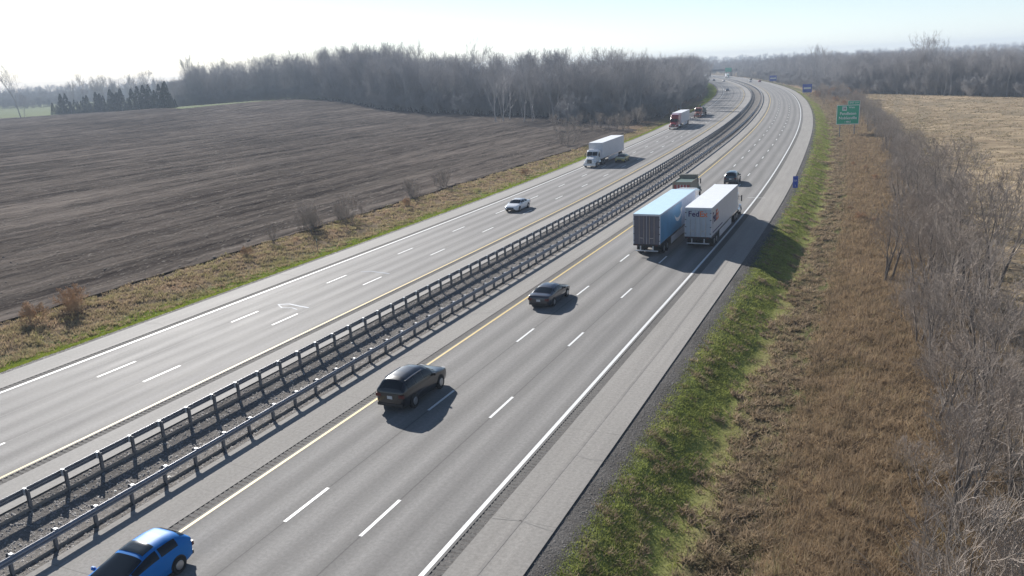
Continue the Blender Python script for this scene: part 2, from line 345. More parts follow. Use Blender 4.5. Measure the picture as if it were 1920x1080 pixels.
# transverse speed check line across the outer line, crack seals on the left
strip_cross=npmesh('check_line',[(-1.15,-.07,0),(1.15,-.07,0),(1.15,.07,0),(-1.15,.07,0)],[(0,1,2,3)],M['line_white'])
x,y=XY(112,17.05); d=link('check_line',strip_cross,roads[1]); d.location=(x,y,.01); d.rotation_euler=(0,0,-frame(112)[2]-.02)
def seal(pts,wd=.09,parent=None):
    V=[];F=[]
    for k,(s,o) in enumerate(pts):
        a=pts[max(k-1,0)];b=pts[min(k+1,len(pts)-1)]; d=Vector((b[1]-a[1],b[0]-a[0])).normalized(); nx=Vector((-d.y,d.x))*wd
        for q in (1,-1):
            X,Y=XY(s+nx.y*q,o+nx.x*q); V.append((X,Y,.008))
    F=[(2*i,2*i+1,2*i+3,2*i+2) for i in range(len(pts)-1)]
    link('crack_seal',npmesh('crack_seal',V,F,M['crack_seal']),parent)
seal([(51.4,-13.1),(51.8,-12.2),(51.5,-11),(51.3,-9.9)],.10,roads[-1]); seal([(51.3,-12.9),(50.7,-12.1),(50.9,-11.2),(50.6,-10.5)],.06,roads[-1]); seal([(63.0,-12.7),(63.4,-11.8),(63.2,-10.6),(63,-9.6)],.08,roads[-1])
pavm=mat('crack_dark',(.235,.222,.205),.8)
def crack(pts,parent):
    M['crack_seal'],t=M['crack_dark'],M['crack_seal']; seal(pts,.025,parent); M['crack_seal']=t
crack([(27.1,17.8),(27.3,19),(27.0,20.5)],roads[1])
for s,a,b in ((42,2.8,5.3),(52,2.8,5.2)): crack([(s,a),(s+.5,a+.8),(s+1.6,(a+b)/2),(s+2.3,b)],roads[1])
mat('stain_dark',(.265,.25,.232),.9,spec=.1,noise=.15,nscale=3)
def mark(pts,wd,parent):
    keep=M['crack_seal']; M['crack_seal']=M['stain_dark']; seal(pts,wd,parent); M['crack_seal']=keep
    parent.children[-1].name='tyre_mark'
for k in range(0):
    s_=30+k*1.15+random.gauss(0,.15); mark([(s_,19.1+.012*k),(s_+.3+.3*random.random(),19.12+.012*k)],.045,roads[1])
mark([(22,18.9),(34,19.1),(52,19.25),(80,19.2)],.07,roads[1])
crack([(33.6,19.2),(33.4,19.9),(33.5,20.5)],roads[1]); crack([(60,-17.9),(60.3,-18.9),(60.1,-20.1)],roads[-1]); crack([(44,-17.9),(44.4,-18.9),(44.1,-20.1)],roads[-1])
# stones in the median and along the shoulder edges (uncountable)
def scatter_so(n,s0,s1,o0,o1,power=1.0):
    """density falls with distance"""
    u=rng.random(n); s=s0*(s1/s0)**(u**power); o=o0+(o1-o0)*rng.random(n); return s,o
def stones(name,n,s0,s1,o0,o1,r0,r1,m,label):
    s,o=scatter_so(n,s0,s1,o0,o1); X,Y=XY(s,o); Z=ground_z(X,Y,o); r=(r0+(r1-r0)*rng.random(n)**3)*(1+s/150)
    base=np.array([(1,0,0),(-.5,.87,0),(-.5,-.87,0),(0,0,.9)])
    a=rng.random(n)*6.28; c,si=np.cos(a),np.sin(a)
    V=np.empty((n,4,3)); 
    for k in range(4):
        bx,by,bz=base[k]*(0.7+.6*rng.random()); V[:,k,0]=X+r*(bx*c-by*si); V[:,k,1]=Y+r*(bx*si+by*c); V[:,k,2]=Z-.01+r*bz
    i=np.arange(n)*4; F=np.concatenate([np.stack([i,i+1,i+3],-1),np.stack([i+1,i+2,i+3],-1),np.stack([i+2,i,i+3],-1)])
    return tag(link(name,npmesh(name,V.reshape(-1,3),F,m)),label,'gravel',kind='stuff')
stones('median_gravel',30000,14,200,-2.6,2.6,.02,.07,M['stone'],'grey broken stone filling the sunken median between the guardrails')
mat('stone_dark',(.17,.16,.15),.9,noise=.4,nscale=1.3)
stones('shoulder_gravel',16000,18,180,20.6,22.0,.02,.05,M['stone_dark'],'loose grey gravel along the outer edge of the right shoulder')
stones('shoulder_gravel',9000,25,200,-21.4,-20.3,.02,.06,M['stone'],'loose grey gravel along the outer edge of the left shoulder')
stones('litter_scraps',60,16,60,-2.2,2.2,.04,.09,M['litter'],'pale scraps of litter scattered over the median gravel')

# ---------------- fields ----------------
edge_x=np.array([-660,-571,-540,-450,-362,-338,-279,-227,-190,-155,-125,-90,-73]); edge_y=np.array([385,393,452,405,356,418,392,345,328,313,297,262,240.])
def verge_o(s): return np.interp(s,[0,40,80,150,190,240],[-32.5,-33.5,-34,-31.5,-29.5,-27.5])
def plowed():
    V=[];F=[];UV=[]
    xs=np.arange(-66.0,-655,-.40); ts=np.linspace(0,1,150)**1.35
    # near row limit follows the verge: rows start where offset from the road is large enough
    rows=[]
    for j,x in enumerate(xs):
        y1=np.interp(x,edge_x,edge_y) if x<-73 else 240
        y0=-20.
        y=y0+(y1-y0)*ts
        # offset of each point from the centre line (approx.): trim by pushing x left where it would cross the verge
        xc,yc,t=frame(y); lim=XY(y,verge_o(y))[0]+.35*math.sin(j*0)+.3*np.sin(y*.3)
        xr=np.minimum(np.full_like(y,x)+.25*np.sin(y*.02+j*.01),lim-(j*.004))
        o=(xr-xc)
        zr=ground_z(xr,y,o)+.10+ (.15 if j%2==0 else -.05)*(1+.5*np.sin(y*.37+j*1.7)*np.sin(y*.11+j))*(.6+.8*((j*7919)%13)/13) + rng.normal(0,.015,len(y))
        rows.append(np.stack([xr,y,zr],-1))
    A=np.stack(rows); n,m=A.shape[:2]; i=np.arange(n*m).reshape(n,m)
    F=np.stack([i[:-1,:-1],i[:-1,1:],i[1:,1:],i[1:,:-1]],-1).reshape(-1,4)
    link('plowed_field',npmesh('plowed_field',A.reshape(-1,3),F,M['plowed_soil'],smooth=False),None,'structure')
plowed()
def stub():
    sv=np.concatenate([np.arange(20,120,2),np.arange(120,460,6)]); T=np.linspace(0,1,60)**1.5
    s,tt=np.meshgrid(sv,T,indexing='ij'); o0=41.5+0*s; o1=np.full_like(s,620.)
    o=o0+(o1-o0)*tt
    # far edge: straight line across
    X,Y=XY(s,o)
    keep=Y< 446.7+(X+12.0)*(376.4-446.7)/(46.7+12.0)
    Z=ground_z(X,Y,o)+.03+rng.normal(0,.01,X.shape)
    ye=446.7+(X+12.0)*(376.4-446.7)/(46.7+12.0); Y=np.minimum(Y,np.maximum(ye,30))
    n,m=s.shape; i=np.arange(n*m).reshape(n,m); F=np.stack([i[:-1,:-1],i[:-1,1:],i[1:,1:],i[1:,:-1]],-1).reshape(-1,4)
    link('stubble_field',npmesh('stubble_field',np.stack([X,Y,Z],-1).reshape(-1,3),F,M['stubble'],smooth=True),None,'structure')
stub()

# ---------------- grasses ----------------
def blades(name,n,s0,s1,ofun,h0,h1,m,label,cat='grass',wid=.012,lean=.5,clump=0,power=1.,zoff=-.03):
    s,o=scatter_so(n,s0,s1,0,1,power); o=ofun(s,o)
    if clump:
        nc=max(n//clump,1); cs,co=scatter_so(nc,s0,s1,0,1,power); co=ofun(cs,co); k=rng.integers(0,nc,n)
        s=cs[k]+rng.normal(0,.13,n)*(1+cs[k]/120); o=co[k]+rng.normal(0,.13,n)*(1+cs[k]/150); hk=rng.random(nc)[k]
    else: hk=rng.random(n)
    X,Y=XY(s,o); Z=ground_z(X,Y,o)+zoff
    h=(h0+(h1-h0)*(.6*hk+.4*rng.random(n))); wd=wid*(1+s/28)*(.7+.6*rng.random(n)); a=rng.random(n)*6.28
    lx=rng.normal(0,lean,n)*h+.15*h; ly=rng.normal(0,lean,n)*h
    V=np.empty((n,3,3)); V[:,0]=np.stack([X-np.cos(a)*wd,Y-np.sin(a)*wd,Z],-1); V[:,1]=np.stack([X+np.cos(a)*wd,Y+np.sin(a)*wd,Z],-1); V[:,2]=np.stack([X+lx,Y+ly,Z+h],-1)
    tint=np.repeat(np.clip(.5*hk+.5*rng.random(n),0,1),3)
    return tag(link(name,npmesh(name,V.reshape(-1,3),np.arange(3*n).reshape(n,3),m,col=tint)),label,cat,kind='stuff')
blades('green_grass',130000,20,480,lambda s,u:21.5+2.5*u+.35*np.sin(s*.6)*u,.03,.16,M['grass_green'],'lumpy dark green grass on the slope beside the right shoulder',clump=7,lean=.55,wid=.011)
blades('short_grass',60000,20,480,lambda s,u:22.8+2.7*u+.3*np.sin(s*.21)+.2*np.sin(s*.83),.03,.11,M['grass_mid'],'short yellow-green grass in the bottom of the right ditch',clump=5,lean=.8,wid=.013)
blades('dead_grass',22000,20,480,lambda s,u:21.6+3.6*u,.05,.26,M['grass_weed'],'dead straw-coloured blades and bare patches mixed into the green roadside strip',clump=45,lean=.8,wid=.012)
blades('weeds',60000,20,480,lambda s,u:24.9+3.6*u**.8+.5*np.sin(s*.5)+.3*np.sin(s*1.7),.08,.42,M['grass_weed'],'tangled brown and green weeds in the roadside ditch',clump=30,lean=.8,wid=.018)
blades('tall_grass',230000,20,480,lambda s,u:28.0+8.5*u,.14,.48,M['grass_tall'],'tall dead brown grass between the ditch and the hedgerow',clump=5,lean=.7,wid=.009)
blades('tall_grass',30000,20,480,lambda s,u:28.0+12*u,.5,.95,M['grass_brown'],'scattered taller straw-coloured stalks standing in the dead brown grass',clump=5,lean=.25,wid=.009)
blades('verge_grass',80000,26,420,lambda s,u:-24.6-(-verge_o(s)-24.2)*u,.10,.40,M['grass_verge'],'dry brown grass on the left verge beside the plowed field',clump=14,lean=.5,wid=.016)
blades('mown_grass',80000,26,700,lambda s,u:-21.2-4.6*u**1.1-.5*np.sin(s*.15)*u,.05,.16,M['grass_bright'],'bright green mown grass along the left shoulder',lean=.8,wid=.02)
def clods(n):
    y=20+380*rng.random(n)**1.6; lim=XY(y,verge_o(y))[0]; x=lim-1-(220*rng.random(n)**1.5)*(1+y/200)*.8
    ok=y<np.interp(-x,-edge_x[::-1],edge_y[::-1])-3 ; x=x[ok]; y=y[ok]; n=len(x); i=np.array([np.argmin(np.abs(yy_-q)) for q in y]); o=x-xx_[i]
    # straw residue lying in streaks along the furrows
    x=x+.5*np.sin(x*3.1); z=ground_z(x,y,o)+.22; r=.05*(1+y/90)*(.6+rng.random(n)); a=rng.normal(0,.35,n)
    V=np.empty((n,3,3)); V[:,0]=np.stack([x-r*.5,y,z],-1); V[:,1]=np.stack([x+r*.5,y,z],-1); V[:,2]=np.stack([x+a*r*3,y+r*(2+4*rng.random(n)),z+.06],-1)
    tag(link('field_residue',npmesh('field_residue',V.reshape(-1,3),np.arange(3*n).reshape(n,3),M['residue'],col=rng.random(3*n))),'pale crop residue scattered along the furrows of the plowed field','straw',kind='stuff')
blade_mat('residue',[(.07,.06,.05),(.14,.115,.09),(.25,.21,.16)],.3,.2)
clods(35000)
blades('corn_stubble',110000,35,430,lambda s,u:41.5+75*u**1.6,.08,.30,M['straw'],'pale cut corn stubble standing in the right field',lean=.9,wid=.018,power=.75,clump=5)

# ---------------- trees ----------------
def gen(seed,H,r0,spread,n1,n2,n3,n4,trunks=1,first=.25,flare=0.):
    rd=random.Random(seed); segs=[]
    def grow(p,d,L,r,lev,steps,trop):
        pts=[p]; q=p
        for i in range(steps):
            d=(d+Vector((rd.gauss(0,.12),rd.gauss(0,.12),rd.gauss(0,.08)+trop))*(1+.3*lev)*.6).normalized()
            n=q+d*(L/steps); ra=r*(1-.8*i/steps); rb=r*(1-.8*(i+1)/steps); segs.append((q,n,ra,rb,lev)); q=n; pts.append((n,d,rb))
        return pts
    def kids(pts,L,r,lev,n,start):
        out=[]
        P_=pts[1:]
        for k in range(n):
            f=start+(1-start)*(k+rd.random())/n; i=min(int(f*len(P_)),len(P_)-1); q,d,rr=P_[i]
            ang=rd.random()*6.28; o=d.orthogonal().normalized(); o=Matrix.Rotation(ang,3,d)@o
            sp=(.55+.5*rd.random())*spread; nd_=(d*math.cos(sp)+o*math.sin(sp)).normalized()
            out.append((q,nd_,f,rr))
        return out
    for tk in range(trunks):
        d0=Vector((rd.gauss(0,.05+flare),rd.gauss(0,.05+flare),1)).normalized(); p0=Vector((rd.gauss(0,.3),rd.gauss(0,.3),-.2)) if trunks>1 else Vector((0,0,-.2))
        h=H*(.75+.25*rd.random()) if trunks>1 else H
        a=grow(p0,d0,h*.86,r0,0,8,.05)
        for q,d,f,rr in kids(a,h,r0,1,n1,first):
            L1=h*(.42*(1.15-f)+.10)*(.8+.4*rd.random()); b=grow(q,d,L1,max(rr*.62,r0*.1),1,5,.14)
            for q2,d2,f2,r2 in kids(b,L1,rr,2,n2,.2):
                L2=L1*.5*(1.2-f2*.6)*(.7+.5*rd.random()); c=grow(q2,d2,L2,max(r2*.6,r0*.045),2,3,.10)
                for q3,d3,f3,r3 in kids(c,L2,r2,3,n3,.15):
                    L3=L2*.55*(.7+.6*rd.random()); e=grow(q3,d3,L3,max(r3*.6,r0*.028),3,2,.06)
                    for q4,d4,f4,r4 in kids(e,L3,r3,4,n4,.3): grow(q4,d4,L3*.6,max(r4*.6,r0*.02),4,1,.03)
    return segs
def seg_mesh(name,segs,m,n=3,rmul=1.,rmin=0):
    A=np.array([(*a,*b) for a,b,_,_,_ in segs]); r0=np.maximum(np.array([s[2] for s in segs])*rmul,rmin); r1=np.maximum(np.array([s[3] for s in segs])*rmul,rmin*.7)
    p0,p1=A[:,:3],A[:,3:]; d=p1-p0; d/=np.linalg.norm(d,axis=1)[:,None]+1e-9
    ref=np.where(np.abs(d[:,2:3])<.9,[[0,0,1.]],[[1.,0,0]]); u=np.cross(d,ref); u/=np.linalg.norm(u,axis=1)[:,None]; v=np.cross(d,u)
    k=len(segs); V=np.empty((k,2*n,3)); 
    for i in range(n):
        t=2*math.pi*i/n; w_=u*math.cos(t)+v*math.sin(t); V[:,i]=p0+w_*r0[:,None]; V[:,n+i]=p1+w_*r1[:,None]
    b=np.arange(k)*2*n; F=np.concatenate([np.stack([b+i,b+(i+1)%n,b+n+(i+1)%n,b+n+i],-1) for i in range(n)])
    return npmesh(name,V.reshape(-1,3),F,m,smooth=(n>3))
def tree_proto(seed,H,r0,spread,n,mt,mc,rmin,trunks=1,first=.25,flare=0.,tn=6):
    sg=gen(seed,H,r0,spread,*n,trunks=trunks,first=first,flare=flare)
    lv=[s for s in sg if s[4]<=0]
    return ([seg_mesh('trunk',lv[i:i+8],mt,tn) for i in range(0,len(lv),8)], seg_mesh('crown',[s for s in sg if s[4]>0],mc,3,1.,rmin))
def plant(name,proto,label,cat,x,y,z,sc,group=None,rz=None,szz=None):
    e=empty(name,label,cat,(x,y,z),random.random()*6.28 if rz is None else rz,group)
    e.scale=(sc,sc,sc if szz is None else szz)
    [link('trunk',q,e) for q in (proto[0] if isinstance(proto[0],list) else [proto[0]])]; link('crown',proto[1],e); return e
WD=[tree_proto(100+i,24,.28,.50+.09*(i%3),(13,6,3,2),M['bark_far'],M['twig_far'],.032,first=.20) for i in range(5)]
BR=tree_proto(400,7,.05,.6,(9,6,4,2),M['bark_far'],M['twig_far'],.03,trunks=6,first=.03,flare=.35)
HD=[tree_proto(200+i,9,.12,.62,(10,5,4,2),M['bark_hedge'],M['twig_hedge'],.012,trunks=1+(i%3),first=.12,flare=.12) for i in range(4)]
SH=[tree_proto(300+i,3.2,.03,.6,(6,5,3,2),M['bark_hedge'],M['twig_hedge'],.006,trunks=5,first=.1,flare=.28,tn=4) for i in range(3)]
RB=[tree_proto(330,2.2,.025,.9,(7,6,4,2),M['bark_hedge'],M['twig_red'],.010,trunks=6,first=.05,flare=.3,tn=4)]

# woods behind the plowed field: front rank as single trees, the mass behind as one wood
wedge=[(-640,600),(-500,490),(-430,435),(-400,446),(-345,436),(-279,398),(-227,352),(-190,336),(-155,321),(-125,305),(-92,270),(-80,285)]
def along(poly,step):
    out=[];acc=0
    for a,b in zip(poly,poly[1:]):
        L=math.dist(a,b); t=acc
        while t<L: out.append((a[0]+(b[0]-a[0])*t/L,a[1]+(b[1]-a[1])*t/L,(b[0]-a[0])/L,(b[1]-a[1])/L)); t+=step
        acc=t-L
    return out
def gzxy(x,y):
    s=y; 
    return -.8+6.5*math.exp(-(((x+340)/130)**2+((y-420)/130)**2))
first_of={}
def wood_tree(x,y,k,sc,group='bare trees along the front of the left wood',label='bare grey tree in the front rank of the wood behind the plowed field'):
    e=plant('bare_tree',WD[k],label,'tree',x,y,gzxy(x,y),sc,group); first_of.setdefault(k,e); return e
cnt=0
for x,y,tx,ty in along(wedge,6.5):
    wood_tree(x+random.gauss(0,2)-ty*random.random()*4,y+random.gauss(0,1.5)+tx*0+random.random()*4,cnt%5,random.choice((.62,.78,.88,.97,1.05,1.15,1.3))*(.72 if x>-165 else .90 if x>-250 else .86 if x>-430 else .8 if x>-470 else .62)); cnt+=1
side=[XY(s,-33-3*math.sin(s*.05)) for s in range(288,860,9)]
for k,(x,y) in enumerate(side):
    wood_tree(x+random.gauss(0,1.5),y+random.gauss(0,2),k%5,random.uniform(.62,.85),'bare trees beside the left carriageway','bare grey tree at the roadside edge of the left wood')
def pts_mass(name,pts,label,vscale):
    """one wood: instances of the tree variants on points (geometry nodes)"""
    P_=np.array(pts); me=bpy.data.meshes.new(name); me.vertices.add(len(P_)); me.vertices.foreach_set('co',P_[:,:3].astype(np.float32).ravel())
    for nm,c in (('var',3),('scl',4),('rot',5)):
        a=me.attributes.new(nm,'FLOAT','POINT'); a.data.foreach_set('value',P_[:,c].astype(np.float32))
    o=link(name,me,None,'stuff'); tag(o,label,'wood')
    ng=bpy.data.node_groups.new(name,'GeometryNodeTree'); ng.interface.new_socket('Geometry',in_out='INPUT',socket_type='NodeSocketGeometry'); ng.interface.new_socket('Geometry',in_out='OUTPUT',socket_type='NodeSocketGeometry')
    N=ng.nodes; Lk=ng.links; gi=N.new('NodeGroupInput'); go=N.new('NodeGroupOutput'); J=N.new('GeometryNodeJoinGeometry')
    def attr(nm): a=N.new('GeometryNodeInputNamedAttribute'); a.data_type='FLOAT'; a.inputs['Name'].default_value=nm; return a.outputs['Attribute']
    rot=N.new('ShaderNodeCombineXYZ'); Lk.new(attr('rot'),rot.inputs[2])
    for k in range(6):
        jj=N.new('GeometryNodeJoinGeometry')
        for ch in first_of[k].children:
            oi=N.new('GeometryNodeObjectInfo'); oi.inputs['Object'].default_value=ch; oi.inputs['As Instance'].default_value=True; Lk.new(oi.outputs['Geometry'],jj.inputs[0])
        inst=N.new('GeometryNodeInstanceOnPoints')
        cmp_=N.new('FunctionNodeCompare'); cmp_.data_type='FLOAT'; cmp_.operation='EQUAL'; Lk.new(attr('var'),cmp_.inputs[0]); cmp_.inputs[1].default_value=float(k); cmp_.inputs['Epsilon'].default_value=.1
        g2=N.new('GeometryNodeGeometryToInstance'); Lk.new(jj.outputs[0],g2.inputs[0])
        Lk.new(gi.outputs[0],inst.inputs['Points']); Lk.new(cmp_.outputs[0],inst.inputs['Selection']); Lk.new(g2.outputs[0],inst.inputs['Instance']); Lk.new(rot.outputs[0],inst.inputs['Rotation'])
        Lk.new(attr('scl'),inst.inputs['Scale']); Lk.new(inst.outputs[0],J.inputs[0])
    Lk.new(J.outputs[0],go.inputs[0]); md=o.modifiers.new('wood','NODES'); md.node_group=ng
    return o
first_of[5]=plant('brush_clump',BR,'dense grey brush clump where the left wood meets the end of the plowed field','shrub',-100,272,-.8,1.0)
def brush(l,x,y,sc): l.append((float(x),float(y),gzxy(x,y),5,sc,random.random()*6.28))
mass=[]
for x,y,tx,ty in along(wedge,3.0):
    for d in (1,9,20,34): brush(mass,x+random.gauss(0,2)-.38*d,y+1+random.gauss(0,2)+.92*d,random.uniform(.7,1.5))
for s_ in range(292,860,4):
    for d in (-1,5,14,26):
        xx,yy=XY(s_+random.gauss(0,2),-34-d+random.gauss(0,1.5)); brush(mass,xx,yy,random.uniform(.6,1.3))
for x,y,tx,ty in along(wedge,4.2):
    nx,ny=-abs(ty)*.3,1
    for d in (8,15,23,32,42,55,70,88):
        xx=x+random.gauss(0,3)+(-.38)*d; yy=y+random.gauss(0,3)+.92*d
        mass.append((xx,yy,gzxy(xx,yy),random.randrange(5),random.choice((.65,.75,.82,.9,.97,1.05,1.3))*(.72 if xx>-200 else .90 if xx>-270 else .86 if xx>-450 else .82 if xx>-490 else .62),random.random()*6.28))
for s in range(285,870,7):
    for d in (7,14,22,31,42,55):
        xx,yy=XY(s+random.gauss(0,2),-34-d+random.gauss(0,2)); mass.append((float(xx),float(yy),-.8,random.randrange(5),random.uniform(.62,.85),random.random()*6.28))
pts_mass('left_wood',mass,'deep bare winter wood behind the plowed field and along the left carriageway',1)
# distant tree belts all round
dist=[]
for az in np.arange(-62,14,.13):
    for D0,h in ((1150,.62),(1250,.68),(1420,.75),(1650,.85),(2300,1.1)):
        if az>-46 and D0<1400 and az<-30: pass
        D=D0+random.gauss(0,35)+60*math.sin(az*.5); a=R(az+random.gauss(0,.08)); xx,yy=D*math.sin(a),D*math.cos(a)
        # keep the road corridor open
        i=int(np.argmin((xx_-xx)**2+(yy_-yy)**2))
        if abs((xx-xx_[i])*math.cos(th_[i])-(yy-yy_[i])*math.sin(th_[i]))<38: continue
        dist.append((xx,yy,-.8,random.randrange(5),h*random.uniform(.8,1.15),random.random()*6.28))
        dist.append((xx+random.gauss(0,4),yy-6,-.8,5,h*random.uniform(1.3,2.4),random.random()*6.28))
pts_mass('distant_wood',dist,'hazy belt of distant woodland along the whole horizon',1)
# right-hand wood beyond the stubble field, and the trees right of the carriageway
redge=[(-24,462),(-12,449),(6,426),(47,379),(95,322)]
k=0
for x,y,tx,ty in along(redge,5.5):
    plant('bare_tree',WD[k%5],'bare grey tree in the front rank of the wood beyond the stubble field','tree',x+random.gauss(0,1.5),y+2+random.gauss(0,1.5),-.9,random.uniform(.55,.74),'bare trees along the front of the right wood'); k+=1
m2=[]
for x,y,tx,ty in along(redge,2.6):
    for d in (2,12,24,40): xx,yy=x+.1*d+random.gauss(0,1.5),y+1+d+random.gauss(0,1.5); m2.append((xx,yy,-.9,5,random.uniform(.7,1.4),random.random()*6.28))
for s_ in range(455,900,5):
    for d in (-6,2,12,26): 
        xx,yy=XY(s_+random.gauss(0,2.5),44+d+random.gauss(0,2)); m2.append((float(xx),float(yy),-.9,5,random.uniform(.5,1.2),random.random()*6.28))
for x,y,tx,ty in along(redge,3.4):
    for d in (6,12,19,27,37,49,64):
        xx,yy=x+.1*d+random.gauss(0,2.5),y+d+random.gauss(0,2.5); m2.append((xx,yy,-.9,random.randrange(5),random.uniform(.54,.73),random.random()*6.28))
for s in range(455,900,7):
    for d in (0,7,15,24,34,46,60):
        if s<520 and d<15: continue
        xx,yy=XY(s+random.gauss(0,2.5),46-(s-455)*.02+d+random.gauss(0,2)); m2.append((float(xx),float(yy),-.9,random.randrange(5),random.uniform(.45,.78),random.random()*6.28))
for s_ in range(880,1080,6):
    for d in (24,32,41,52,66,80):
        xx,yy=XY(s_+random.gauss(0,2.5),d+random.gauss(0,2)); m2.append((float(xx),float(yy),-.9,random.choice((0,1,2,3,4,5)),random.uniform(.45,.7),random.random()*6.28))
for s_ in range(400,900,6):
    for d in (27,31,36): 
        if s_<450 and d<30: continue
        xx,yy=XY(s_+random.gauss(0,3),d+random.gauss(0,1.5)+ (4 if s_<600 else 0)); m2.append((float(xx),float(yy),-.9,5,random.uniform(.25,.6),random.random()*6.28))
pts_mass('right_wood',m2,'deep bare winter wood beyond the stubble field and right of the far bend',1)
plant('tall_bare_tree',WD[2],'tall spreading bare tree standing above the right wood at the end of the stubble field','tree',10,424,-.9,1.02)
plant('tall_bare_tree',WD[4],'second tall bare tree beside the tallest one above the right wood','tree',18,430,-.9,.97)
plant('lone_bare_tree',WD[0],'lone bare tree at the far bend to the right of the blue signs','tree',*XY(500,38),-.9,.85)
plant('lone_bare_tree',WD[3],'bare tree standing above the brush left of the green exit sign','tree',*XY(560,40),-.9,.95)
# far left: thin isolated trees, evergreens
def ray(u,v,h): return None
for lab,x,y,sc,k in (('thin lone bare tree in the pasture at the far left',-566,405,1.45,1),('small bare tree at the left end of the plowed field edge',-553,399,.6,3),('bare tree between the left pasture and the distant fields',-560,455,1.1,2),('tall bare tree rising behind the dark evergreen thicket',-470,470,1.35,0),('bare tree over the yellowish brush in the far left hedge',-520,480,1.15,4)):
    plant('lone_bare_tree',WD[k],lab,'tree',x,y,gzxy(x,y),sc)
for i in range(26):
    f=i/25; x=-592+ (180)*f; y=462-(30)*f+random.gauss(0,3)+14*random.random()
    plant('bare_tree',WD[i%5],'scattered bare tree in the hedge beyond the left pasture','tree',x,y+16,gzxy(x,y+16),random.uniform(.7,1.1),'bare trees in the far left hedge')
def conifer(seed,H):
    rd=random.Random(seed); V=[];F=[]
    for i in range(900):
        z=H*(rd.random()**1.3)*.98; rr=(H*.27)*(1-z/H)**.7*(.55+.5*rd.random()); a=rd.random()*6.28
        c=Vector((rr*math.cos(a),rr*math.sin(a),z+.2)); s_=.22+.3*rd.random(); u=Vector((rd.gauss(0,1),rd.gauss(0,1),rd.gauss(0,.6))).normalized()*s_; v=u.orthogonal().normalized()*s_*.7
        b=len(V); V+= [c-u,c+v,c+u+Vector((0,0,-.1)),c-v]; F.append((b,b+1,b+2,b+3))
    tr=MB().cyl((0,0,-.2),(0,0,H*.9),.14,.03,6).mesh('trunk',M['bark_far'])
    return tr,npmesh('crown',[tuple(v) for v in V],F,M['evergreen'])
EV=[conifer(i,11+i) for i in range(3)]
for i in range(64):
    f=(i+random.random())/64; az=-52.7+6.9*f; D=float(np.interp(az,[-52.7,-49.8,-47.5,-45.8],[718,703,620,535]))+random.random()*14; x,y=D*math.sin(R(az)),D*math.cos(R(az))
    plant('evergreen_tree',EV[i%3],'dark evergreen in the thicket at the far edge of the plowed field','evergreen tree',x,y,gzxy(x,y),random.choice((.45,.6,.7,.8,1.0,1.25)),'dark evergreens beyond the plowed field')
plant('evergreen_tree',EV[1],'single dark conifer above the far bend of the carriageways','evergreen tree',*XY(960,62),-.8,1.2)
# small shrubs on the left verge
vs=[('bare grey shrub clump on the left verge, largest of its row',84,-34.0,1.15,0,SH,9),('bare grey thicket beside the largest shrub clump on the left verge',91,-33.6,1.05,1,SH,7),('thin grey shrub on the verge above the white sedan',111,-34.8,1.0,2,SH,5),
 ('thin bare shrub further along the left verge',123,-34.6,1.1,0,SH,5),('tall bare shrub at the field corner left of the white truck',195,-35.2,2.0,1,SH,2),('small rust brown shrub near the white sedan on the verge',141,-27.0,.8,0,RB,1),
 ('lone rust brown tuft bush on the left verge',69,-31.6,.62,0,RB,1),('rust brown bush at the left edge of the verge',43.5,-31.7,1.0,0,RB,1),('second rust brown bush beside the one at the left edge',46,-30.3,.95,0,RB,1),('rust brown bush at the border of the plowed field',47.5,-32.6,1.05,0,RB,1),
 ('small grey bush low on the verge between rust bush and grey thicket',75,-33.0,.8,2,SH,1),('low rust coloured bush beside the plowed field opposite the white sedan',103,-31,.7,0,RB,1)]
for lab,s,o,sc,k,fam,n in vs:
    for j in range(n):
        s1=s+(random.gauss(0,2.6) if j else 0); o1=o+(random.gauss(0,1.3) if j else 0); x,y=XY(s1,o1)
        if j==0: plant('shrub',fam[k],lab,'shrub',x,y,gz(s1,o1)-.05,sc)
        else: plant('shrub',fam[(k+j)%len(fam)],'bare grey shrub in a clump on the left verge beside the plowed field','shrub',x,y,gz(s1,o1)-.05,sc*random.uniform(.4,.9),'small shrubs in clumps on the left verge')
# brush at the foot of the left wood near the road
for i in range(46):
    s=random.uniform(236,330); o=-30-random.random()*28*(1 if s<285 else .1); x,y=XY(s,o)
    plant('shrub',SH[i%3],'bare brushy shrub at the corner where the wood meets the verge','shrub',x,y,-.9,random.uniform(1.1,1.9),'brush at the corner of the left wood')
# hedgerow on the right
k=0
hs=20.
while hs<330:
    dens=2.5 if hs<90 else 3.2
    x,y=XY(hs,36.3+random.gauss(0,1.1)); big=random.uniform(.55,.98)*(1 if hs<130 else .7)
    plant('hedgerow_tree',HD[k%4],'bare grey multi-stemmed tree in the hedgerow beside the stubble field','tree',x,y,gz(hs,37)-.1,big,'bare trees in the right hedgerow')
    for _ in range(1 if hs>110 else 2):
        s1,o1=hs+random.gauss(0,1.2),33.6+random.random()*7; x,y=XY(s1,o1)
        plant('hedgerow_shrub',SH[k%3],'tangled bare shrub in the hedgerow beside the stubble field','shrub',x,y,gz(s1,o1)-.1,random.uniform(.5,.95),'tangled shrubs in the right hedgerow'); k+=1
    k+=1; hs+=dens
for s,o,sc in ((62,38,1.15),(72,40,1.2),(104,39,1.05)):
    x,y=XY(s,o); plant('hedgerow_tree',HD[1],{62:'dark forked tree rising tallest in the middle of the hedgerow',72:'wide bare tree leaning over the stubble field from the hedgerow',104:'tall bare tree further along the hedgerow near the sign'}[s],'tree',x,y,gz(s,o)-.1,sc)
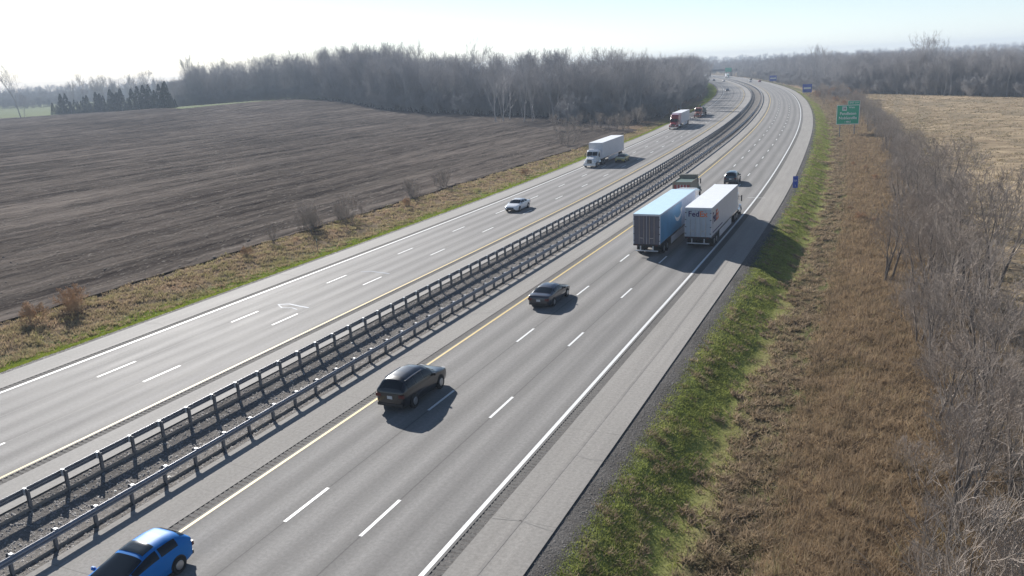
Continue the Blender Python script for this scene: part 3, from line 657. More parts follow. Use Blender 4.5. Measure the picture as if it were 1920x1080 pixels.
for i in range(40):
    s=random.uniform(330,460); o=random.uniform(27,44); x,y=XY(s,o)
    plant('hedgerow_shrub',SH[i%3] if i%3 else RB[0],'brushy shrub on the right bank between the exit sign and the far bend','shrub',x,y,-1,random.uniform(1.2,2.2),'brush on the right bank near the signs')
for i in range(7):
    s=random.uniform(40,190); o=random.uniform(28.5,32.5); x,y=XY(s,o)
    plant('shrub',RB[0],'small reddish bush among the tall dead grass on the right bank','shrub',x,y,gz(s,o),random.uniform(.3,.55),'small reddish bushes in the tall grass')

# ---------------- guardrails ----------------
def guardrail(o0,face,label):
    t=empty('guardrail',label,'guardrail')
    sgn=face   # rail lies on the traffic side (towards +o if face=1)
    prof=[(0,.52),(.0,.555),(.075,.585),(.075,.62),(.0,.655),(.0,.69),(.075,.725),(.075,.76),(0,.79),(0,.835)]
    m=MB(); L=3.83; n=len(prof)
    vs=[(sgn*(d-.04),y,z) for y in (0,L) for d,z in prof]+[(sgn*(d-.052),y,z) for y in (0,L) for d,z in prof]
    fs=[(i,i+1,n+i+1,n+i) for i in range(n-1)]+[(2*n+i,3*n+i,3*n+i+1,2*n+i+1) for i in range(n-1)]+[(0,n,3*n,2*n),(n-1,3*n-1,4*n-1,2*n-1)]
    panel=m.add(vs,fs).mesh('rail_panel',M['galvanized'])
    pm=MB().box(-.05,.05,-.076,.076,-.55,.80).mesh('post',M['steel_post'])
    # I-section post: two flanges and a web
    q=MB(); q.box(-.085,-.075,-.05,.05,-.8,.84).box(.075,.085,-.05,.05,-.8,.84).box(-.0745,.0745,-.006,.006,-.8,.84); pm=q.mesh('post',M['steel_post'])
    bl=MB().box(-.08,.08,-.055,.055,.53,.87).mesh('blockout',M['galvanized_sunlit'])
    s=2.0; k=0
    ro=o0; po=o0-sgn*.30
    while s<290:
        x,y=XY(s,po); th=frame(s)[2]; p=link('post',pm,t); p.location=(x,y,0); p.rotation_euler=(0,0,-th)
        xb,yb=XY(s,o0-sgn*.135); b=link('blockout',bl,p); b.location=(sgn*.165,0,0)
        if k%2==0:
            x,y=XY(s,ro); r=link('rail_panel',panel,t); r.location=(x,y,0); r.rotation_euler=(0,0,-frame(s+1.9)[2])
        k+=1; s+=1.905
    # far run joined
    sv=np.arange(s-(1.905 if k%2 else 0),1000,6.); V=[];F=[]
    for i,a in enumerate(sv):
        for d,z in ((.0,.52),(.03,.835),(-.03,.835)): X,Y=XY(a,ro+sgn*d); V.append((X,Y,z))
        if i: b=3*i; F+=[(b-3,b,b+1,b-2),(b-2,b+1,b+2,b-1)]
    for a in np.arange(s,1000,3.81):
        X,Y=XY(a,po); b=len(V); V+=[(X-.08,Y-.05,0-.4),(X+.08,Y-.05,-.4),(X+.08,Y-.05,.8),(X-.08,Y-.05,.8),(X-.08,Y+.05,-.4),(X+.08,Y+.05,-.4),(X+.08,Y+.05,.8),(X-.08,Y+.05,.8)]
        F+=[(b,b+1,b+2,b+3),(b+4,b+7,b+6,b+5),(b+3,b+2,b+6,b+7),(b,b+3,b+7,b+4),(b+1,b+5,b+6,b+2)]
    mm=bpy.data.meshes.new('rail_far'); mm.from_pydata(V,[],F); mm.materials.append(M['galvanized']); link('distant_rail',mm,t,'stuff')
guardrail(-2.35,-1,'galvanized guardrail on the far side of the median, beside the oncoming lanes')
guardrail(2.35,1,'galvanized guardrail on the near side of the median, beside the right-hand lanes')

# ---------------- signs ----------------
def text(name,s,size,m,parent,loc,rot=(R(90),0,0),bold=False,ext=.004,sx=1,align='CENTER'):
    cu=bpy.data.curves.new(name,'FONT'); cu.body=s; cu.size=size; cu.extrude=ext; cu.align_x=align; cu.align_y='CENTER'; cu.resolution_u=2
    if bold: cu.offset=size*.022
    o=bpy.data.objects.new('t',cu); C.objects.link(o); dg=bpy.context.evaluated_depsgraph_get(); me=bpy.data.meshes.new_from_object(o.evaluated_get(dg)); bpy.data.objects.remove(o)
    me.materials.clear(); me.materials.append(m); me.name=name; r=link(name,me,parent); r.location=loc; r.rotation_euler=rot; r.scale=(sx,1,1); return r
def sign_base(name,label,s,o,yaw=0,z=None):
    x,y=XY(s,o); return empty(name,label,'road sign',(x,y,gz(s,o) if z is None else z),-frame(s)[2]+yaw)
e=sign_base('exit_sign','large green exit sign with white lettering on two posts beside the right hedgerow',216,28.5,R(8))
# faces -Y (towards the camera)
W_,Hh=5.2,4.6; zb=2.9
def panel(parent,name,x0,x1,z0,z1,y,t,m,bev=0): return MB().box(x0,x1,y,y+t,z0,z1).obj(name,m,parent,bevel=bev)
panel(e,'panel',-W_/2,W_/2,zb,zb+Hh,0,.06,M['sign_green'])
for nm,(a,b,c,d) in {'b1':(-W_/2,W_/2,zb+Hh-.14,zb+Hh),'b2':(-W_/2,W_/2,zb,zb+.14),'b3':(-W_/2,-W_/2+.14,zb+.14,zb+Hh-.14),'b4':(W_/2-.14,W_/2,zb+.14,zb+Hh-.14)}.items(): panel(e,'border',a,b,c,d,-.012,.01,M['sign_white'])
panel(e,'exit_tab',-.15,W_/2,zb+Hh+.02,zb+Hh+.95,0,.06,M['sign_green'])
for (a,b,c,d) in ((-.15,W_/2,zb+Hh+.87,zb+Hh+.95),(-.15,-.07,zb+Hh+.10,zb+Hh+.87),(W_/2-.08,W_/2,zb+Hh+.10,zb+Hh+.87)): panel(e,'border',a,b,c,d,-.012,.01,M['sign_white'])
text('lettering','EXIT 219',.52,M['sign_white'],e,(W_/2-1.37,-.012,zb+Hh+.47),bold=True)
panel(e,'route_shield',-1.35,-.35,zb+3.25,zb+4.25,-.012,.01,M['sign_white']); text('lettering','38',.7,M['black_trim'],e,(-.85,-.022,zb+3.72),bold=True)
text('lettering','West',.62,M['sign_white'],e,(.75,-.012,zb+4.0),bold=True)
text('lettering','Pendleton',.92,M['sign_white'],e,(0,-.012,zb+2.55),bold=True); text('lettering','Noblesville',.92,M['sign_white'],e,(0,-.012,zb+1.5),bold=True); text('lettering','1 MILE',.52,M['sign_white'],e,(0,-.012,zb+.6),bold=True)
for x in (-1.65,1.65): MB().box(x-.10,x+.10,.07,.24,-.6,zb+Hh-.3).obj('post',M['steel_post'],e)
for (nm,lab,s,o,w_,h_,zz) in (('service_sign','blue service sign with white logo panel, nearer of the two at the bend',440,24,4.4,4.0,1.8),('service_sign','blue service sign further away at the far bend',668,23,5.2,4.2,1.6)):
    e=sign_base(nm,lab,s,o,R(4)); panel(e,'panel',-w_/2,w_/2,zz,zz+h_,0,.06,M['sign_blue']); panel(e,'logo_panel',-w_/2+.5,w_/2-.5,zz+h_*.40,zz+h_*.62,-.012,.01,M['sign_white'])
    for x in (-w_/3,w_/3): MB().box(x-.09,x+.09,.07,.2,-.5,zz+h_-.2).obj('post',M['steel_post'],e)
e=sign_base('guide_sign','small green overhead-height guide sign far away beside the overpass',905,8,0,-.1); panel(e,'panel',-3.2,3.2,6.2,10.2,0,.08,M['sign_green'])
for x in (-2,2): MB().box(x-.15,x+.15,.1,.35,-.3,9).obj('post',M['steel_post'],e)
e=sign_base('marker_sign','narrow blue mile marker sign on a post at the right shoulder edge',117.6,21.5,R(5)); panel(e,'panel',-.33,.33,.75,2.35,0,.02,M['sign_blue'])
text('lettering','220',.28,M['sign_white'],e,(0,-.006,1.75)); text('lettering','2',.28,M['sign_white'],e,(0,-.006,1.05)); MB().box(-.03,.03,.022,.07,-.5,2.2).obj('post',M['steel_post'],e)
for s in (74,150):
    e=sign_base('delineator_post','slim marker post on the left verge %s'%('near the rust brown bush' if s==74 else 'beyond the white sedan'),s,-23.6 if s==150 else -26); MB().box(-.04,.04,-.015,.015,-.3,1.5).obj('post',M['steel_post'],e); panel(e,'reflector',-.045,.045,1.3,1.45,-.02,.004,M['sign_white'])
# overpass
ov=empty('overpass','long flat highway overpass crossing the road in the far distance','bridge',(*XY(1010,0),0),-frame(1010)[2])
MB().box(-75,30,-6,6,5.7,7.0).obj('deck',M['concrete_bridge'],ov); MB().box(-75,30,-6.3,-6.02,6.2,7.9).obj('parapet',M['concrete_bridge'],ov); MB().box(-75,30,6.02,6.3,6.2,7.9).obj('parapet',M['concrete_bridge'],ov)
for x in (-24,0,24):
    p=MB(); p.box(x-.6,x+.6,-5,5,4.9,5.69)
    for y in (-4,0,4): p.cyl((x,y,-.5),(x,y,4.9),.5,n=10)
    p.obj('pier',M['concrete_bridge'],ov)

# ---------------- vehicles ----------------
def wheel(parent,x,y,r,w_,rimr=None):
    d=.0; t=MB().cyl((x-w_/2,y,r),(x+w_/2,y,r),r,n=24).obj('wheel',M['tyre'],parent,bevel=.02)
    sx=1 if x>0 else -1; rr=rimr or r*.62
    m=MB().cyl((x+sx*(w_/2-.02),y,r),(x+sx*(w_/2+.012),y,r),rr,rr*.85,n=16); link('rim',m.mesh('rim',M['rim']),t); return t
def ring(y,w_,zl,zt,cr=.18):
    zm=zl+(zt-zl)*.55
    pts=[(0,zl),(w_*.80,zl),(w_*.97,zl+.10),(w_,zm),(w_*.975,zt-.10),(w_*.86,zt-.01),(0,zt+cr*.12)]
    return [(x,y,z) for x,z in pts]+[(-x,y,z) for x,z in pts[-2:0:-1]]
def car(label,cat,s,o,paint,kind='sedan',oncoming=False,name='car',yaw=0):
    x,y=XY(s,o); th=frame(s)[2]
    e=empty(name,label,cat,(x,y,0.008),-th+(math.pi if oncoming else 0)+yaw)
    if kind=='suv': L,W,H=4.95,1.98,1.80; zl=.22; hood=1.10; belt=1.16; tail=1.14; wr=.38; gh=dict(yb=(-2.36,1.20),yt=(-1.88,.30),zt=1.73)
    elif kind=='hatch': L,W,H=4.5,1.92,1.52; zl=.16; hood=.88; belt=.98; tail=1.0; wr=.33; gh=dict(yb=(-2.10,1.12),yt=(-1.60,-.22),zt=1.50)
    else: L,W,H=4.9,1.88,1.45; zl=.17; hood=.86; belt=.95; tail=.98; wr=.34; gh=dict(yb=(-1.72,1.15),yt=(-.95,.30),zt=1.43)
    w2=W/2; h=L/2
    PR={'suv':dict(zt=[(-1,.98),(-.985,1.12),(-.93,1.36),(-.84,1.62),(-.70,1.71),(-.45,1.745),(-.10,1.745),(.10,1.69),(.19,1.60),(.47,1.17),(.53,1.13),(.80,1.05),(.93,.96),(.985,.84),(1,.74)],zb=[(-1,1.10),(.5,1.02),(1,.8)],ws=(.20,.455),rw=(-.955,-.825),sw=((-.80,-.50),(-.47,-.14),(-.11,.27))),
        'hatch':dict(zt=[(-1,.84),(-.975,1.05),(-.88,1.28),(-.76,1.42),(-.55,1.49),(-.25,1.49),(-.10,1.44),(0,1.37),(.50,.96),(.56,.93),(.85,.82),(.97,.68),(1,.58)],zb=[(-1,.98),(.5,.88),(1,.6)],ws=(.0,.485),rw=(-.90,-.80),sw=((-.66,-.30),(-.26,.26))),
        'sedan':dict(zt=[(-1,.80),(-.975,.98),(-.90,1.03),(-.74,1.06),(-.42,1.37),(-.30,1.42),(-.10,1.45),(.08,1.42),(.15,1.37),(.48,.98),(.54,.94),(.85,.84),(.97,.70),(1,.60)],zb=[(-1,.96),(.5,.88),(1,.6)],ws=(.165,.465),rw=(-.71,-.44),sw=((-.50,-.17),(-.13,.30)))}[kind]
    def sm(tab):
        q=np.linspace(-1,1,401); v=np.interp(q,*zip(*tab)); k=np.exp(-np.linspace(-2,2,13)**2); k/=k.sum(); v=np.convolve(np.pad(v,6,'edge'),k,'valid'); return lambda t:np.interp(t,q,v)
    ZT,ZB=sm(PR['zt']),sm(PR['zb'])
    def surf(t,b_,sx):          # t along the car -1..1, b_ 0 belt .. 1 centre of the top
        zt_=ZT(t); zb_=np.minimum(ZB(t),zt_-.07); wd=w2*(1-.13*np.abs(t)**5)*np.sqrt(np.clip(1-np.clip((np.abs(t)-.955)/.05,0,1)**2*.6,.1,1))
        an=b_*math.pi/2; z=zb_+(zt_-zb_)*np.sin(an)**.85; fr=(z-zb_)/.6; x=wd*.985*np.cos(an)**.52*(1-.21*np.clip(fr,0,1))
        return np.stack([sx*x,t*h+0*b_,z],-1)
    TT=np.concatenate([np.linspace(-1,-.9,8),np.linspace(-.88,.88,50),np.linspace(.9,1,8)]); bb=np.concatenate([np.linspace(0,.9,12),[1.]])
    rings=[]
    for t_ in TT:
        p_=surf(t_,bb,1); wd=p_[0,0]; zb_=p_[0,2]; z0=zl+.16*abs(t_)**8
        low=[(wd*.90,z0),(wd*.985,z0+.07),(wd*1.012,z0+(zb_-z0)*.5),(wd*1.008,zb_-.05)]
        half_=[(0,t_*h,z0)]+[(x_,t_*h,z_) for x_,z_ in low]+[tuple(v) for v in p_]
        rings.append(half_+[(-x_,y_,z_) for x_,y_,z_ in half_[-2:0:-1]])
    MB().loft(rings).obj('body',M[paint],e,smooth=True)
    def patch(nm,t0,t1,b0,b1,sides,m=M['glass'],off=.010):
        tt=np.linspace(t0,t1,10); q=MB()
        bs=np.linspace(b0,b1,7)
        cols=[(bv,1) for bv in bs] if sides==1 else [(bv,-1) for bv in bs] if sides==-1 else [(bv,1) for bv in bs]+[(bv,-1) for bv in bs[-2::-1]]
        G=np.stack([surf(tt,np.full_like(tt,bv),sx) for bv,sx in cols],1)
        du=np.gradient(G,axis=0); dv=np.gradient(G,axis=1); n_=np.cross(du,dv); n_/=np.linalg.norm(n_,axis=-1,keepdims=True)+1e-9
        if (n_*(G-np.array([0,0,.6]))).sum()<0: n_=-n_
        G=G+n_*off; a_,c_=G.shape[:2]; i_=np.arange(a_*c_).reshape(a_,c_)
        q.add([tuple(v) for v in G.reshape(-1,3)],[tuple(int(z_) for z_ in f_) for f_ in np.stack([i_[:-1,:-1],i_[:-1,1:],i_[1:,1:],i_[1:,:-1]],-1).reshape(-1,4)])
        q.obj(nm,m,e,smooth=True)
    patch('windshield',*PR['ws'],.50,1.,0); patch('rear_window',*PR['rw'],.50,1.,0)
    for a_,c_ in PR['sw']:
        for sx in (-1,1): patch('side_window',a_,c_,.10,.47,sx)
    if kind=='hatch': patch('sunroof',-.30,-.06,.62,1.,0,M['glass_roof'],.014)
    yb=(0,PR['ws'][1]*h); belt=float(ZB(PR['ws'][0])); zt=1.745; wt=w2*.72; yt=(-.78*h,.10*h)
    if kind=='suv': e.scale=(1,1,1.07)
    ax=h*.60; ax2=-h*.60
    for yy in (ax,ax2):
        for sx in (-1,1):
            wheel(e,sx*(w2-.105),yy,wr,.23).location.x=sx*.02
            MB().cyl((sx*(w2-.03),yy,wr+.02),(sx*(w2+.003),yy,wr+.02),wr+.035,n=24).obj('wheel_arch',M['black_trim'],e)
    for sx in (-1,1):
        MB().loft([[(sx*(w2*.52),h-.10,hood-.30),(sx*(w2*.86),h-.20,hood-.28),(sx*(w2*.88),h-.22,hood-.16),(sx*(w2*.52),h-.09,hood-.20)],[(sx*(w2*.52),h+.0,hood-.32),(sx*(w2*.80),h-.08,hood-.30),(sx*(w2*.82),h-.12,hood-.17),(sx*(w2*.52),h-.02,hood-.21)]]).obj('headlight',M['lamp'],e)
        MB().box(sx*w2*.56 if sx>0 else sx*w2*.90,sx*w2*.90 if sx>0 else sx*w2*.56,-h-.012,-h+.10,tail-.34,tail-.16).obj('tail_light',M['tail_red'],e,bevel=.01)
        mx=sx*(w2+.06); MB().cbox((mx,yb[1]-.42,belt+.07),(.20,.12,.15)).obj('mirror',M[paint if kind!='van' else 'black_trim'],e,bevel=.03)
    MB().box(-w2*.48,w2*.48,h-.02,h+.012,hood-.44,hood-.24).obj('grille',M['black_trim'],e)
    MB().box(-w2*.70,w2*.70,h-.08,h+.02,zl+.12,zl+.24).obj('bumper_intake',M['black_trim'],e)
    MB().box(-w2*.82,w2*.82,-h-.018,-h+.12,zl+.10,zl+.26).obj('rear_bumper',M['black_trim'],e,bevel=.01)
    MB().box(-.16,.16,-h-.018,-h,tail-.42,tail-.26).obj('license_plate',M['plate'],e)
    if kind=='suv':
        for sx in (-1,1):
            tq=np.linspace(-.72,-.05,7); pq=surf(tq,np.full(7,.50),sx)+np.array([0,0,.035]); q=MB()
            for u_,v_ in zip(pq,pq[1:]): q.cyl(tuple(u_),tuple(v_),.022,n=6)
            q.obj('roof_rail',M['chrome'],e)
    return e
def trailer(e,y0,y1,side_l,side_r,rear,roof='trailer_roof',wtd=2.6,h=4.08,skirt=True,flip=False):
    """y0 rear, y1 front, local coords"""
    w2=wtd/2; zf=1.15
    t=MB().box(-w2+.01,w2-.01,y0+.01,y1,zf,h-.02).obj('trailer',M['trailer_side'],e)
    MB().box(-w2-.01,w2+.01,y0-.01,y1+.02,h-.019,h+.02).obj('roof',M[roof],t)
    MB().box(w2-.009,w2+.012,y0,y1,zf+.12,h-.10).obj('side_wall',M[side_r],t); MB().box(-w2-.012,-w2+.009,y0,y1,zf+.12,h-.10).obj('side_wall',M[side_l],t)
    for sx in (-1,1): MB().box(min(sx*w2,sx*(w2+.02)),max(sx*w2,sx*(w2+.02)),y0,y1,zf-.06,zf+.11).obj('lower_rail',M['chrome'],t)
    for sx in (-1,1):
        a,b=(.02,w2-.08) if sx>0 else (-w2+.08,-.02)
        MB().box(a,b,y0-.02,y0+.009,zf+.06,h-.16).obj('rear_door',M[rear],t)
        for q in (.28,.72): MB().cyl((sx*q,y0-.04,zf+.1),(sx*q,y0-.04,h-.2),.016,n=6).obj('lock_rod',M['chrome'],t)
        MB().box(sx*.5-.14,sx*.5+.14,y0-.06,y0-.035,zf+.62,zf+.66).obj('door_handle',M['chrome'],t)
        for q in (.35,1.0,1.7,2.4): MB().box(min(sx*(w2-.16),sx*(w2-.02)),max(sx*(w2-.16),sx*(w2-.02)),y0-.035,y0-.0205,zf+q,zf+q+.07).obj('hinge',M['undercarriage'],t)
        MB().box(sx*.95-.11,sx*.95+.11,y0-.045,y0-.031,zf-.105,zf+.0).obj('tail_light',M['tail_red'],t)
        for q in range(1,16): MB().box(min(sx*(w2+.0125),sx*(w2+.019)),max(sx*(w2+.0125),sx*(w2+.019)),y0+q*(y1-y0)/16-.012,y0+q*(y1-y0)/16+.012,zf+.14,h-.12).obj('wall_rib',M[side_r if sx>0 else side_l],t)
    MB().box(-w2,w2,y0-.03,y0+.009,zf-.12,zf+.055).obj('rear_sill',M['undercarriage'],t)
    for a in (-w2,w2-.075): MB().box(a,a+.075,y0-.022,y0+.008,zf+.06,h-.02).obj('rear_frame',M['trailer_side'],t)
    for q in (-.9,-.45,0,.45,.9): MB().box(q-.05,q+.05,y0-.04,y0-.031,zf-.06,zf-.01).obj('marker_light',M['tail_red'],t)
    u=MB(); u.box(-1.1,1.1,y0-.02,y0+.08,.50,.60); 
    for q in (-.6,.6): u.box(q-.05,q+.05,y0,y0+.08,.60,zf-.125)
    u.obj('underride_bumper',M['plate'],t)
    ch=MB(); ch.box(-.55,-.42,y0+.2,y1-.3,.92,zf-.005).box(.42,.55,y0+.2,y1-.3,.92,zf-.005)
    ch.box(-.9,.9,y0+1.2,y0+3.6,.62,.90); ch.obj('frame_rail',M['undercarriage'],t)
    for q in (-1.02,.42): MB().box(q,q+.6,y0+.95,y0+.97,.28,zf-.14).obj('mud_flap',M['tyre'],t)
    for yy in (y0+1.75,y0+3.05):
        for sx in (-1,1): wheel(e,sx*(w2-.30),yy,.51,.58,.30)
    for sx in (-1,1): MB().box(sx*.85-.06,sx*.85+.06,y1-3.2,y1-3.06,.35,zf-.01).obj('landing_gear',M['undercarriage'],t)
    if skirt:
        for sx in (-1,1): MB().box(sx*w2-.02,sx*w2+.02,y0+4.6,y1-4.2,.38,zf-.07).obj('side_skirt',M['trailer_side'],t)
    return t
def tractor(e,yf,paint,sleeper=True,roof=True):
    """yf = local y of the front bumper; cab runs back from it"""
    p=M[paint]
    def rr(y,w_,z0,z1,c=.12): return [(-w_,y,z0),(w_,y,z0),(w_,y,z1-c),(w_-c,y,z1),(-w_+c,y,z1),(-w_,y,z1-c)]
    hd=MB().loft([rr(yf-.1,.72,.75,1.45,.2),rr(yf-.35,.86,.6,1.62,.22),rr(yf-1.1,.95,.62,1.78,.2),rr(yf-1.75,1.0,.62,1.92,.2)]).obj('hood',p,e,smooth=False,bevel=.04)
    yc=yf-1.76; yr=yc-(3.5 if sleeper else 1.75); top=3.0 if not sleeper else 3.1
    cb=MB().loft([rr(yc,1.06,.85,1.95,.1),rr(yc-.55,1.10,.85,top-.25,.16),rr(yc-.95,1.12,.85,top,.18),rr(yr,1.14,.85,top+.02,.18)]).obj('cab',p,e,bevel=.03)
    if roof: MB().loft([rr(yc-.75,1.0,top-.05,top+.12,.08),rr(yc-1.35,1.08,top-.05,top+(.75 if sleeper else .55),.2),rr(yr-.05,1.16,top-.05,4.02 if sleeper else 3.7,.2)]).obj('roof_fairing',p,cb,bevel=.03)
    # windshield panes on the sloped cab front
    for a,b in ((-.98,-.03),(.03,.98)):
        q=[(a,yc+.012,1.98),(b,yc+.012,1.98),(b,yc-.50,top-.36),(a,yc-.50,top-.36)]
        MB().slab([Vector(v)+Vector((0,.02,.012)) for v in q],.012).obj('windshield',M['glass'],cb)
    for sx in (-1,1):
        MB().slab([(sx*1.115,yc-.35,1.95),(sx*1.125,yc-1.35,1.95),(sx*1.13,yc-1.35,top-.45),(sx*1.125,yc-.62,top-.45)][::sx],.02).obj('side_window',M['glass'],cb)
        MB().box(sx*1.35-.06,sx*1.35+.06,yc-.35,yc-.15,1.75,2.45).obj('mirror',M['black_trim'],cb,bevel=.02)
        MB().cyl((sx*1.12,yc-.3,2.3),(sx*1.33,yc-.26,2.3),.02,n=6).obj('mirror_arm',M['chrome'],cb)
        MB().box(sx*.66-.16,sx*.66+.16,yf-.30,yf-.08,.95,1.20).obj('headlight',M['lamp'],hd,bevel=.03)
        MB().cyl((sx*.98,yr+.2,.78),(sx*.98,yc-.4,.78),.30,n=14).obj('fuel_tank',M['chrome'],e)
        wheel(e,sx*1.02,yf-1.05,.51,.30); MB().loft([[(sx*.85,yf-1.75,.62),(sx*1.17,yf-1.75,.62),(sx*1.17,yf-1.7,.85),(sx*.85,yf-1.7,.9)],[(sx*.85,yf-1.30,1.08),(sx*1.18,yf-1.30,1.05),(sx*1.18,yf-1.30,1.16),(sx*.85,yf-1.30,1.22)],[(sx*.85,yf-.75,1.08),(sx*1.18,yf-.75,1.05),(sx*1.18,yf-.75,1.16),(sx*.85,yf-.75,1.22)],[(sx*.80,yf-.22,.75),(sx*1.10,yf-.28,.72),(sx*1.10,yf-.24,.9),(sx*.80,yf-.2,.95)]]).obj('fender',p,e)
        for yy in (yr-1.2,yr-2.5): wheel(e,sx*.96,yy,.51,.58,.30)
    MB().box(-.42,.42,yf-.12,yf-.06,.80,1.42).obj('grille',M['black_trim'],hd,bevel=.02); MB().box(-.22,.22,yf-.06,yf-.045,1.0,1.08).obj('badge',M['chrome'],hd)
    MB().box(-1.18,1.18,yf-.16,yf,.36,.70).obj('bumper',M['chrome'] if paint=='paint_red' else p,e,bevel=.05)
    MB().box(-.45,.45,yr-3.1,yf-1.2,.62,.84).obj('chassis',M['undercarriage'],e)
    return yr
def semi(label,s_rear_or_front,o,paint,oncoming,tl,side_l,side_r,rear,sleeper,yaw=0,gap=.9):
    s=s_rear_or_front; x,y=XY(s,o); th=frame(s+(8 if not oncoming else 8))[2]
    e=empty('semi_truck',label,'truck',(x,y,.008),-th+(math.pi if oncoming else 0)+yaw)
    return e
def fedex_text(t,loc,rot,size,sx=1):
    a=text('lettering','Fed',size,M['purple_print'],t,loc,rot,bold=True,align='RIGHT',sx=sx); b=text('lettering','Ex',size,M['orange_print'],t,loc,rot,bold=True,align='LEFT',sx=sx); return a,b
# blue-sided trailer, middle lane (local origin = rear of trailer)
e=semi('semi truck with blue trailer sides, dark rear doors and a white curved arrow',75.3,11.55,'paint_white',False,0,0,0,0,True)
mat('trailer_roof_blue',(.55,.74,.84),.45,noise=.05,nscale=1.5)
t=trailer(e,0,16.15,'pale_blue_print','pale_blue_print','trailer_door_grey',roof='trailer_roof_blue')
MB().box(1.3125,1.326,.15,9.2,1.30,3.9).obj('blue_panel',M['blue_print'],t)
pts=[]; m=MB(); n=18
for i in range(n+1):
    a=math.pi*(1.12+.76*i/n); w1=.05+.42*math.sin(math.pi*i/n); cy,cz=7.6,3.45; r_=1.75
    pts.append(((1.330,cy+r_*math.cos(a),cz+r_*.75*math.sin(a)),(1.330,cy+(r_-w1)*math.cos(a),cz+(r_-w1)*.75*math.sin(a)+.02)))
for i in range(n): m.quad(pts[i][0],pts[i+1][0],pts[i+1][1],pts[i][1])
m.add([(1.330,9.0,2.55),(1.330,9.55,3.35),(1.330,8.6,3.2)],[(0,1,2)])
m.obj('arrow_mark',M['white_sheet'],t)
tractor(e,22.3,'paint_white',True)
# white parcel trailer, right lane
e=semi('semi truck with white trailer and purple and orange lettering on its rear',79.6,15.55,'paint_white',False,0,0,0,0,False)
t=trailer(e,0,16.15,'trailer_side','trailer_side','trailer_door_blue')
fedex_text(t,(.12,-.03,3.45),(R(90),0,0),.76,1.0); fedex_text(t,(1.328,2.35,2.95),(R(90),0,R(90)),1.5,.9)
MB().box(1.313,1.320,.6,6.2,1.5,1.62).obj('stripe',M['purple_print'],t)
tractor(e,21.0,'paint_white',False)
# oncoming white semi
e=semi('white semi truck with plain white box trailer coming towards the camera on the left carriageway',143.3,-15.45,'paint_white',True,0,0,0,0,False)
trailer(e,-20.6,-4.3,'trailer_side','trailer_side','trailer_side'); tractor(e,0,'paint_white',False,roof=False)
e=semi('red semi truck with white trailer coming towards the camera near the wood',229.3,-15.6,'paint_red',True,0,0,0,0,True)
trailer(e,-22.6,-6.3,'trailer_side','trailer_side','trailer_side'); tractor(e,0,'paint_red',True)
# red tractor with loaded flatbed
e=semi('orange-red truck with flatbed carrying dark equipment behind the red semi',277,-14.9,'paint_orange_red',True,0,0,0,0,True)
tractor(e,0,'paint_orange_red',True,roof=False)
b=MB().box(-1.28,1.28,-17.5,-6.2,1.2,1.45).obj('flatbed',M['undercarriage'],e)
q=MB(); q.box(-1.1,1.1,-16.5,-13.2,1.46,2.4).box(-.9,.5,-13,-11,1.46,2.9).box(-.25,.15,-12.4,-7.2,2.5,2.9).cyl((0,-8.3,1.5),(0,-7.6,3.9),.22,n=8).box(-1,1,-10.4,-9,1.46,2.1); q.obj('equipment',M['paint_green_grey'],b)
for yy in (-16.2,-14.9):
    for sx in (-1,1): wheel(e,sx*1.0,yy,.5,.56,.3)
# utility / dump truck ahead of the blue trailer
x,y=XY(106.6,8.2); e=empty('dump_truck','dull green and tan dump truck with reddish tailgate ahead of the blue trailer','truck',(x,y,.008),-frame(108)[2])
bd=MB(); bd.box(-1.22,1.22,0,.07,1.15,2.75).box(-1.22,1.22,4.4,4.47,1.15,3.1).box(-1.22,-1.15,.07,4.4,1.15,2.75).box(1.15,1.22,.07,4.4,1.15,2.75).box(-1.15,1.15,.07,4.4,1.15,1.25); b=bd.obj('dump_body',M['paint_tan'],e)
MB().box(-1.0,1.0,-.03,-.003,1.55,2.35).obj('tailgate',M['paint_dull_red'],b)
for q in (-.6,-.2,.2,.6): MB().box(q-.04,q+.04,-.06,-.031,1.5,2.4).obj('rib',M['trailer_side'],b)
MB().box(-1.16,1.16,.08,4.39,2.3,2.62).obj('load_cover',M['paint_green_grey'],b)
MB().box(-1.1,1.1,4.47,5.2,2.76,3.15).obj('cab_shield',M['paint_tan'],b)
for yy in (.9,2.2):
    for sx in (-1,1): wheel(e,sx*.98,yy,.5,.55,.3)
tractor_y=tractor(e,8.0,'paint_green_grey',False,roof=False)
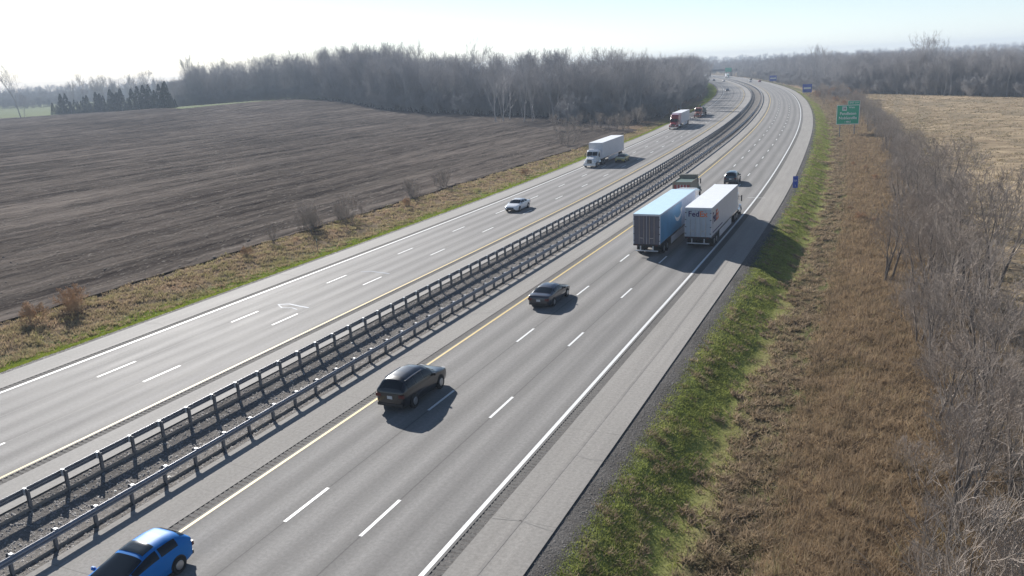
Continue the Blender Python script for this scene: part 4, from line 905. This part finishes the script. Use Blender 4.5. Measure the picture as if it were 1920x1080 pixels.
# cars
car('black SUV with silver roof rails, nearest of the vehicles driving away in the left lane','suv',37.7,7.85,'paint_black','suv',name='suv')
car('dark grey sedan driving away in the left lane behind the two trailers','car',58.5,8.15,'paint_charcoal','sedan',name='sedan')
car('dark teal SUV in the middle lane ahead of the white parcel trailer','suv',126.0,12.0,'paint_teal','suv',name='suv')
car('glossy blue car at the bottom left corner, sun glinting on its windshield','car',18.2,7.35,'paint_blue','hatch',oncoming=True,name='hatchback')
car('white sedan coming towards the camera in the middle lane of the left carriageway','car',98.6,-11.75,'paint_white','sedan',oncoming=True,name='sedan')
car('golden yellow car half hidden in the shadow beside the oncoming white semi','car',153.5,-11.9,'paint_gold','sedan',oncoming=True,name='sedan')
car('small dark car alone on the left carriageway at the start of the far bend','car',520,-15,'paint_charcoal','sedan',oncoming=True,name='sedan')
car('tiny dark car far along the left carriageway near the outer shoulder','car',785,-15,'paint_charcoal','suv',oncoming=True,name='suv')
car('tiny dark car far along the left carriageway beside the median','car',752,-8.4,'paint_black','sedan',oncoming=True,name='sedan')
car('tiny silver car at the far bend of the right carriageway, leftmost of three','car',701,9,'trailer_side','sedan',name='sedan')
car('tiny dark red car at the far bend of the right carriageway, largest of three','car',690,15.2,'paint_dull_red','suv',name='suv')
car('tiny brown car at the far bend of the right carriageway, furthest of three','car',766,15.2,'paint_tan','suv',name='suv')
for lab,s,o in (('tiny white semi truck approaching under the overpass, leftmost',925,-15.3),('tiny white semi truck approaching just past the overpass, middle one',955,-9),('tiny white semi truck beside the distant green sign',905,2.0+6)):
    x,y=XY(s,o); e=empty('semi_truck',lab,'truck',(x,y,.01),-frame(s)[2]+math.pi)
    trailer(e,-20.6,-4.3,'trailer_side','trailer_side','white_sheet',skirt=False); tractor(e,0,'paint_white',False)

# ---------------- haze ----------------
if HAZE>0:
    m=bpy.data.materials.new('haze'); m.use_nodes=True; t=m.node_tree; t.nodes.remove(t.nodes['Principled BSDF']); pv=t.nodes.new('ShaderNodeVolumePrincipled')
    pv.inputs['Color'].default_value=(.72,.84,1,1); pv.inputs['Density'].default_value=HAZE; pv.inputs['Anisotropy'].default_value=0
    t.links.new(pv.outputs[0],t.nodes['Material Output'].inputs['Volume'])
    MB().box(-2900,900,-420,3100,-3.2,45).obj('haze',m)['kind']='stuff'
S.cycles.volume_bounces=0; S.cycles.max_bounces=6
